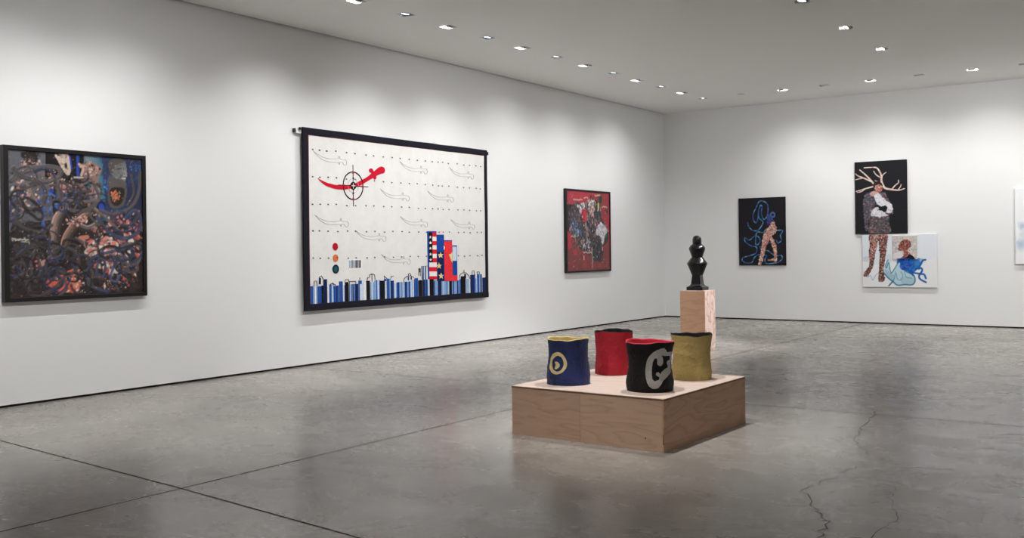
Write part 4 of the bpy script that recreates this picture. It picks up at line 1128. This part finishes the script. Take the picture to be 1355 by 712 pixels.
def make_woman():
    x0, x1, z0, z1 = 1.617, 2.542, 1.045, 2.342
    w_, h_ = x1-x0, z1-z0
    t = thing('canvas_painting', 'small black canvas with a tangled blue line and a walking nude figure', 'painting', ((x0+x1)/2, 0, z0))
    h = hom([(977.4, 262.8), (1039.2, 260.2), (1039, 351.1), (977.8, 351.3)], w_, h_); V = view(h, 960, 250, 6.478)
    c = Canvas(w_, h_, 0.0085, (30, 28, 33), 5)
    P = [[(190, 290), (200, 325), (235, 358), (280, 355), (315, 310), (320, 280), (290, 250), (285, 200), (300, 145), (315, 150), (310, 215), (330, 262), (355, 240), (367, 180), (360, 130), (325, 105), (290, 110), (265, 160), (240, 215), (240, 265), (262, 293), (278, 260), (285, 200)],
         [(350, 345), (320, 375), (285, 370), (264, 385), (258, 470), (275, 480), (295, 450), (285, 415), (250, 405), (205, 440), (165, 420), (170, 455), (220, 490), (264, 500), (260, 550), (200, 575), (150, 590), (143, 615), (175, 635), (225, 630), (245, 590), (280, 565), (320, 570), (350, 575)],
         [(430, 357), (490, 358), (470, 400), (478, 440), (450, 465), (435, 440)], [(295, 495), (310, 530), (360, 530), (400, 560), (430, 575), (475, 570), (482, 600), (450, 627), (420, 635), (350, 640), (335, 605), (352, 575), (330, 570)],
         [(350, 470), (385, 462)]]
    for i, p in enumerate(P):
        c.stroke(V(p), .0105, (44, 84, 128), 1, .0015); 
        q = catmull(p, 6)
        for j in range(0, len(q)-2, 2):
            cc = ((70, 130, 170), (124, 180, 206), (66, 82, 150), (46, 78, 132))[int(c.rng.integers(4))]
            c.stroke(V([tuple(q[j]), tuple(q[j+2])]), .0062, cc, .85, .002, smooth=False)
    c.stroke(V([(390, 215), (405, 202), (422, 215), (418, 238), (398, 240), (388, 225)]), .013, (74, 110, 160))
    c.poly(V([(358, 230), (378, 215), (388, 245), (412, 265), (415, 290), (385, 295), (362, 310), (355, 280)]), (60, 68, 132)); c.dabs(V([(358, 230), (380, 218), (412, 265), (410, 290), (362, 300)]), [(54, 60, 120), (84, 96, 160), (40, 44, 90)], 40, .008, .02)
    tor = V([(398, 285), (420, 295), (436, 345), (425, 378), (395, 400), (375, 420), (345, 420), (350, 350), (372, 330), (388, 305)])
    l1 = V([(340, 370), (385, 410), (352, 480), (338, 530), (322, 590), (305, 640), (298, 652), (278, 648), (292, 600), (308, 500), (318, 430)])
    l2 = V([(376, 400), (395, 410), (415, 445), (432, 490), (438, 545), (434, 590), (438, 614), (368, 616), (372, 606), (412, 596), (412, 530), (394, 480)])
    for p, n in ((l2, 120), (l1, 170), (tor, 170)): c.poly(p, (190, 146, 130), 1, .001); c.dabs(p, SKIN, n, .008, .020, 1, .0015)
    c.dabs(V([(350, 330), (430, 320), (420, 370), (370, 380)]), [(90, 96, 130), (120, 120, 150)], 16, .007, .014)
    c.grain(.2)
    c.mesh('painted_canvas', t, 0.040, M_MATTE, 0.038, (24, 22, 26))
make_woman()

def make_antler():
    x0, x1, z0, z1 = 3.840, 4.735, 1.610, 2.908
    w_, h_ = x1-x0, z1-z0
    t = thing('canvas_painting', 'black canvas of a figure with branching antlers, above the white canvas', 'painting', ((x0+x1)/2, 0, z0))
    h = hom([(1130.8, 214.7), (1199.4, 210.9), (1200.2, 309.2), (1131.3, 309.4)], w_, h_); V = view(h, 1125, 205, 6.475)
    c = Canvas(w_, h_, 0.0080, (26, 26, 31), 7)
    cl = V([(150, 325), (195, 322), (215, 400), (180, 500), (152, 520), (152, 637), (126, 637), (114, 500), (108, 400), (125, 345)])
    cr = V([(280, 318), (312, 355), (350, 430), (368, 490), (345, 515), (305, 500), (318, 430), (262, 340)])
    sk = V([(162, 515), (320, 515), (330, 590), (338, 668), (160, 668), (165, 600)])
    for p, b, n, pal in ((cl, (74, 74, 90), 260, CLOTH), (cr, (78, 64, 68), 170, CLOTH+[(150, 90, 84)]), (sk, (78, 72, 76), 330, CLOTH+[(160, 110, 104), (60, 50, 52)])):
        c.poly(p, b, 1, .001); c.dabs(p, pal, n, .007, .018, 1, .0015)
    wt = V([(195, 325), (232, 318), (262, 350), (300, 390), (340, 415), (360, 450), (352, 492), (312, 492), (318, 436), (268, 442), (228, 415), (208, 372)])
    wa = V([(172, 510), (205, 455), (240, 452), (248, 478), (222, 500), (262, 480), (305, 508), (318, 522), (250, 528), (195, 522)])
    for p in (wt, wa): c.poly(p, (206, 206, 212), 1, .0015); c.dabs(p, [(216, 216, 220), (190, 190, 200), (224, 222, 220), (170, 172, 186)], 70, .010, .03, .8)
    c.poly(V([(215, 415), (262, 442), (300, 432), (318, 455), (300, 480), (250, 470), (222, 480), (245, 462)]), (22, 22, 26), smooth=False)
    br = [([(208, 255), (160, 200), (120, 160), (82, 128)], 17, 8), ([(175, 225), (110, 195), (70, 180), (44, 160)], 13, 7), ([(112, 196), (70, 205), (42, 212)], 9, 6), ([(205, 268), (140, 285), (90, 300), (52, 310)], 14, 7), ([(130, 288), (95, 312), (60, 320)], 10, 6),
          ([(278, 262), (266, 220), (268, 185), (250, 140), (225, 110), (180, 106), (120, 109)], 20, 8), ([(266, 190), (285, 165), (306, 150)], 9, 6), ([(262, 195), (222, 170), (200, 138)], 10, 6), ([(272, 250), (300, 285), (360, 298), (420, 302), (464, 290)], 22, 8),
          ([(355, 296), (385, 262), (412, 240), (413, 217)], 12, 7), ([(410, 300), (430, 272), (436, 254)], 9, 6), ([(250, 236), (212, 220)], 9, 6)]
    kx = w_/445
    for p, a, b in br:
        c.stroke(V(p), a*kx*.44, (214, 196, 186), 1, .003, taper=(1, b/a))
        q = catmull(p, 5)
        for j in range(0, len(q)-1):
            cc = ((228, 214, 204), (204, 164, 152), (234, 224, 216), (190, 146, 136))[int(c.rng.integers(4))]
            c.stroke(V([tuple(q[j]), tuple(q[j+1])]), b*kx*.34, cc, .8, .003, smooth=False)
    c.poly(V([(205, 250), (235, 238), (268, 255), (275, 285), (262, 315), (235, 322), (212, 300)]), (176, 124, 110), 1, .001); c.dabs(V([(208, 262), (268, 262), (262, 312), (215, 308)]), SKIN+[(90, 50, 46), (170, 80, 76)], 46, .008, .018)
    c.poly(V([(196, 262), (205, 238), (240, 226), (272, 244), (276, 268), (250, 252), (218, 262), (206, 290)]), (46, 34, 32)); c.poly(V([(165, 330), (200, 308), (235, 325), (205, 345), (180, 350)]), (192, 150, 140), .9)
    c.grain(.2)
    c.mesh('painted_canvas', t, 0.044, M_MATTE, 0.042, (22, 22, 26))
make_antler()

def make_white():
    x0, x1, z0, z1 = 3.958, 5.220, 0.657, 1.592
    w_, h_ = x1-x0, z1-z0
    t = thing('canvas_painting', 'white canvas with two bare legs, blue washes and a small portrait panel', 'painting', ((x0+x1)/2, 0, z0))
    h = hom([(1140.7, 310.5), (1240, 309.4), (1239.4, 380.4), (1141.2, 380.1)], w_, h_); V = view(h, 1135, 300, 8.373)
    c = Canvas(w_, h_, 0.0075, (224, 226, 228), 11)
    c.poly(V([(45, 90), (380, 90), (360, 330), (230, 420), (60, 360)]), (208, 216, 224), .7); c.poly(V([(60, 340), (120, 330), (120, 380), (60, 385)]), (186, 190, 202), .6); c.poly(V([(670, 100), (870, 90), (870, 330), (700, 330)]), (214, 222, 230), .6)
    c.poly(V([(295, 440), (350, 360), (370, 500), (460, 390), (520, 480), (625, 545), (632, 610), (590, 645), (440, 648), (350, 580), (290, 515)]), (172, 200, 212), .9)
    c.poly(V([(300, 470), (370, 520), (410, 540), (400, 600), (330, 560)]), (150, 176, 194), .8); c.poly(V([(480, 560), (600, 560), (610, 620), (500, 635)]), (150, 174, 190), .5); c.poly(V([(320, 320), (370, 310), (380, 380), (320, 420)]), (200, 210, 218), .9)
    tl = (44, 122, 146)
    for p, wd, cc in (([(340, 368), (312, 430), (322, 458), (345, 400), (365, 500), (382, 510), (450, 402), (472, 368)], .009, (62, 136, 156)), ([(290, 515), (340, 570), (390, 610), (440, 648), (520, 642), (600, 642), (632, 605), (626, 550), (590, 522), (520, 485)], .013, tl),
                      ([(395, 600), (345, 656)], .013, (30, 104, 140)), ([(420, 500), (412, 560), (395, 600)], .007, (90, 150, 166)), ([(430, 520), (440, 580), (480, 590), (500, 540), (480, 500)], .007, (96, 156, 170)), ([(520, 500), (540, 560), (600, 570)], .007, (90, 150, 170)), ([(110, 562), (142, 545), (165, 596), (186, 560), (216, 520)], .007, (150, 178, 206))):
        c.stroke(V(p), wd, cc, .95)
    bl = V([(448, 368), (540, 352), (640, 352), (690, 385), (690, 440), (650, 480), (612, 522), (580, 500), (480, 470), (470, 410)])
    c.poly(bl, (28, 86, 178), .95); c.dabs(bl, [(24, 64, 170), (30, 110, 190), (20, 50, 150), (50, 130, 196), (24, 84, 160)], 90, .012, .045, .8); c.poly(V([(640, 360), (730, 360), (700, 440), (640, 470)]), (60, 130, 190), .6)
    for p in ([(680, 450), (720, 378), (752, 368)], [(600, 508), (700, 524), (735, 530), (752, 572)], [(640, 470), (700, 458), (712, 490), (680, 540), (690, 580), (752, 615)], [(470, 372), (445, 400)], [(560, 480), (600, 520), (615, 540)]): c.stroke(V(p), .016, (24, 92, 164), 1)
    la = V([(130, 90), (234, 90), (216, 200), (198, 290), (180, 390), (168, 452), (130, 520), (100, 556), (66, 552), (70, 512), (122, 446), (130, 370), (122, 280), (136, 200)])
    lb = V([(236, 90), (336, 90), (324, 220), (304, 380), (288, 480), (298, 560), (292, 606), (234, 606), (236, 500), (246, 300)])
    for p in (la, lb): c.poly(p, (110, 76, 70), 1, .001); c.dabs(p, MOTT, 420, .007, .017, 1, .0015)
    c.dabs(V([(150, 100), (230, 100), (210, 260), (150, 260)]), [(206, 172, 158), (176, 150, 130), (200, 120, 110)], 60, .008, .018)
    c.grain(.05)
    c.mesh('painted_canvas', t, 0.044, M_MATTE, 0.042, (222, 222, 222))
    # small raised portrait
    q = [V([(394, 100)])[0], V([(664, 100)])[0], V([(664, 356)])[0], V([(394, 368)])[0]]
    px0, px1 = q[0][0], q[1][0]; pz1 = q[0][1]; pz0 = V([(520, 362)])[0][1]
    pw, ph = px1-px0, pz1-pz0
    c = Canvas(pw, ph, 0.0065, (196, 190, 184), 13)
    Pv = lambda pts: [(x-(px0+px1)/2, z-pz0) for x, z in V(pts)]
    c.dabs(Pv([(394, 100), (664, 100), (664, 365), (394, 365)]), [(206, 202, 196), (180, 174, 170), (216, 212, 208), (160, 156, 164), (190, 182, 170)], 320, .008, .02, .9, .001, smooth=False)
    c.dabs(Pv([(394, 170), (440, 180), (440, 330), (394, 350)]), [(150, 150, 164), (170, 168, 176)], 50, .008, .02, .7)
    c.poly(Pv([(400, 300), (490, 280), (500, 350), (394, 364)]), (214, 212, 214), .8)
    hd = Pv([(476, 175), (515, 145), (565, 143), (597, 180), (592, 225), (562, 250), (566, 280), (610, 320), (628, 366), (470, 366), (515, 322), (516, 274), (494, 268), (462, 264), (450, 240), (464, 225), (454, 208), (470, 196)])
    c.poly(hd, (130, 78, 70), 1, .001); c.dabs(hd, [(150, 84, 76), (96, 56, 52), (190, 120, 106), (60, 36, 36), (204, 150, 136), (120, 50, 50)], 150, .006, .014, 1, .001)
    c.poly(Pv([(575, 312), (612, 320), (634, 368), (480, 368), (540, 340)]), (24, 22, 30), 1, .001); c.poly(Pv([(450, 352), (560, 350), (600, 368), (450, 368)]), (30, 70, 160), .9)
    c.grain(.1)
    o = c.mesh('portrait_panel', t, 0.044+0.018, M_MATTE, 0.0175, (196, 192, 188)); o.location = ((px0+px1)/2, 0, pz0)
    o['label'] = 'small textured portrait of a head in profile'
make_white()

def make_pale():
    x0, x1, z0, z1 = 6.437, 7.37, 1.062, 2.318
    w_, h_ = x1-x0, z1-z0
    t = thing('canvas_painting', 'pale white canvas with faint blue washes, cut by the right edge', 'painting', ((x0+x1)/2, 0, z0))
    c = Canvas(w_, h_, 0.010, (232, 234, 236), 17)
    def loc(fx, fz): return ((fx-.5)*w_, fz*h_)
    for fx, fz, rx, rz, cc, a in ((.11, .50, .06, .09, (176, 192, 210), .9), (.10, .26, .11, .14, (172, 190, 210), .8), (.14, .40, .08, .08, (200, 212, 224), .7), (.30, .30, .14, .16, (186, 202, 218), .7), (.45, .55, .10, .2, (190, 206, 220), .6), (.6, .35, .16, .14, (170, 192, 214), .6)):
        c.ell(*loc(fx, fz), rx, rz, cc, a, soft=.8)
        for k in range(10): c.ell(loc(fx, fz)[0]+c.rng.normal()*rx*.4, loc(fx, fz)[1]+c.rng.normal()*rz*.4, rx*.35, rz*.35, cc, .35, soft=.8)
    c.grain(.03)
    c.mesh('painted_canvas', t, 0.050, M_MATTE, 0.048, (228, 228, 228))
make_pale()

# ------------------------------------------------------------------ recessed ceiling lights
M_HOUSING = plain('housing_white', (225, 225, 225), 0.5, 0.4)
M_TRIM = plain('light_trim', (246, 248, 250), 0.5, 0.4)
M_LAMP = plain('lamp_grey', (170, 170, 174), 0.4, 0.5)
M_LENS = emit('lamp_glow', (255, 250, 242), LENS_EMIT)
M_GLASS = emit('unlit_lens_wall_glow', (205, 222, 240), WALL_GLOW_EMIT)  # emission on unlit lenses stands in for wall light caught in the glass

def make_fixture(lit):
    t = thing('ceiling_light', 'x', 'ceiling light', (0, 0, H))
    a = AP
    bm = bmesh.new(); rows = []
    for o_, z in ((a-0.0004, 0.0), (a-0.0004, -0.003), (a+0.013, -0.003), (a+0.014, -0.0004)):
        rows.append([bm.verts.new((sx*o_, sy*o_, z)) for sx, sy in ((1, 1), (-1, 1), (-1, -1), (1, -1))])
    rows.append(rows[0])
    for p, q in zip(rows, rows[1:]):
        for k in range(4): bm.faces.new((p[k], p[(k+1) % 4], q[(k+1) % 4], q[k]))
    obj('trim_frame', bm, M_TRIM, t)
    bm = bmesh.new(); b = a-0.001
    lo = [bm.verts.new((sx*b, sy*b, 0.0005)) for sx, sy in ((1, 1), (-1, 1), (-1, -1), (1, -1))]
    hi = [bm.verts.new((sx*b, sy*b, 0.10)) for sx, sy in ((1, 1), (-1, 1), (-1, -1), (1, -1))]
    for k in range(4): bm.faces.new((lo[k], lo[(k+1) % 4], hi[(k+1) % 4], hi[k]))
    bm.faces.new(hi)
    obj('housing', bm, M_HOUSING, t)
    # gimbal lamp tilted towards -x
    tilt = Matrix.Rotation(R(30 if lit else 8), 3, 'Y')
    bm = bmesh.new()
    add_lathe(bm, [(.030, .062), (.040, .056), (.052, .022), (.055, .012), (.055, .006), (.048, .006), (.046, .012), (.02, .0125)], 32)
    bmesh.ops.rotate(bm, verts=bm.verts, cent=(0, 0, .03), matrix=tilt)
    lb = obj('lamp', bm, M_LAMP, t, True)
    bm = bmesh.new(); add_lathe(bm, [(.046, .0085), (.046, .0105), (.02, .0112)], 32)
    bmesh.ops.rotate(bm, verts=bm.verts, cent=(0, 0, .03), matrix=tilt)
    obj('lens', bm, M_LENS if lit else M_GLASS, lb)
    for s in (-1, 1):
        bm = bmesh.new(); add_box(bm, -.006, .006, s*.066-.009, s*.066+.009, .012, .06)
        obj('gimbal_arm', bm, M_BLACKMETAL, t)
    return t

def copy_tree(o, parent=None):
    c_ = o.copy(); COL.objects.link(c_); c_.parent = parent
    for ch in list(o.children):
        if ch.type != 'LIGHT': copy_tree(ch, c_)
    return c_

def spot(parent, watts, size, blend, target, rad=0.03):
    d = bpy.data.lights.new('spot_lamp', 'SPOT'); d.energy = watts; d.spot_size = R(size); d.spot_blend = blend
    d.shadow_soft_size = rad; d.color = LIGHT_COL
    o = bpy.data.objects.new('spot_lamp', d); COL.objects.link(o)
    o.location = (parent.location.x, parent.location.y, H-0.012)
    dr = Vector(target)-o.location
    o.rotation_euler = dr.to_track_quat('-Z', 'Y').to_euler()
    bpy.context.view_layer.update()
    mw = Matrix.Translation(o.location) @ o.rotation_euler.to_matrix().to_4x4()
    pm = Matrix.Translation(parent.location) @ Matrix.Rotation(parent.rotation_euler.z, 4, 'Z')
    o.parent = parent; o.matrix_parent_inverse = Matrix.Identity(4)
    o.matrix_basis = pm.inverted() @ mw

ORD = ['first', 'second', 'third', 'fourth', 'fifth', 'sixth', 'seventh', 'eighth', 'ninth', 'tenth', 'eleventh', 'twelfth', 'thirteenth', 'fourteenth', 'fifteenth', 'sixteenth', 'seventeenth', 'eighteenth']
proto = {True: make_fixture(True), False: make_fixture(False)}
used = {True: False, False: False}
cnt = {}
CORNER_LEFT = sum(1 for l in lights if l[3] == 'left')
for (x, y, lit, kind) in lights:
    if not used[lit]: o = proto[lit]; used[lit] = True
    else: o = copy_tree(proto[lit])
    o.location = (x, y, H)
    o.rotation_euler = (0, 0, {'left': 0, 'back': R(-90)}.get(kind, R(20)))
    cnt[kind] = cnt.get(kind, 0)+1; n = ORD[cnt[kind]-1]
    st = 'glowing' if lit else 'dim unlit'
    if kind == 'left': lab = '%s square ceiling light, %s from the far corner along the left wall row' % (st, n)
    elif kind == 'back': lab = '%s square ceiling light in the back wall row, %s rightward from the corner light' % (st, n)
    elif kind == 'plinth': lab = 'glowing square ceiling light above the plinth, %s the pots' % ('in front of' if cnt[kind] == 1 else 'behind')
    elif kind == 'fill': lab = 'added square fill light outside the view, %s of the loose ones' % n
    elif kind == 'wash': lab = 'added square wash light outside the view, %s of those facing the left wall' % n
    elif kind == 'washback': lab = 'added square wash light outside the view at right, %s of those facing the back wall' % n
    elif kind == 'key': lab = 'added square key light outside the view, far behind the camera'
    elif kind == 'dark': lab = 'dark square ceiling light nearest the top edge, in the middle of the ceiling'
    else: lab = 'glowing square ceiling light in mid ceiling, %s one from the back wall' % ('nearer' if cnt[kind] == 1 else 'farther')
    tag(o, lab, 'ceiling light', 'recessed square ceiling lights')
    if not lit: continue
    if kind == 'left': spot(o, WALL_W*(0.70 if y < -12 else 0.95 if y < -6 else 0.78), 104 if y < -7 else 118, 1.0, (0.0, y, 0.75), 0.05)
    elif kind == 'back': spot(o, BACK_W, 116, 1.0, (x, 0.0, 0.75), 0.05)
    elif kind == 'sculpt': spot(o, SCULPT_W, 50, 0.8, (3.25, -5.45, 1.0))
    elif kind == 'plinth': spot(o, PLINTH_W, 60, 0.9, (5.36, -11.4, 0.4))
    elif kind == 'wash': spot(o, WASH_W*(0.95 if y < -12 else 1.1), 84, 1.0, (0.0, y+(1.4 if y < -12 else 2.0), 0.35), 0.06)
    elif kind == 'washback': spot(o, WASH_W*1.15, 92, 1.0, (x-(4.8 if cnt[kind] == 1 else 3.2), 0.0, 0.6), 0.06)
    elif kind == 'key': spot(o, 900, 44, 1.0, (5.3, -11.6, 0.2), 0.06)
    elif kind == 'fill': spot(o, FILL_W, 110, 1.0, (x, y, 0.0), 0.05)
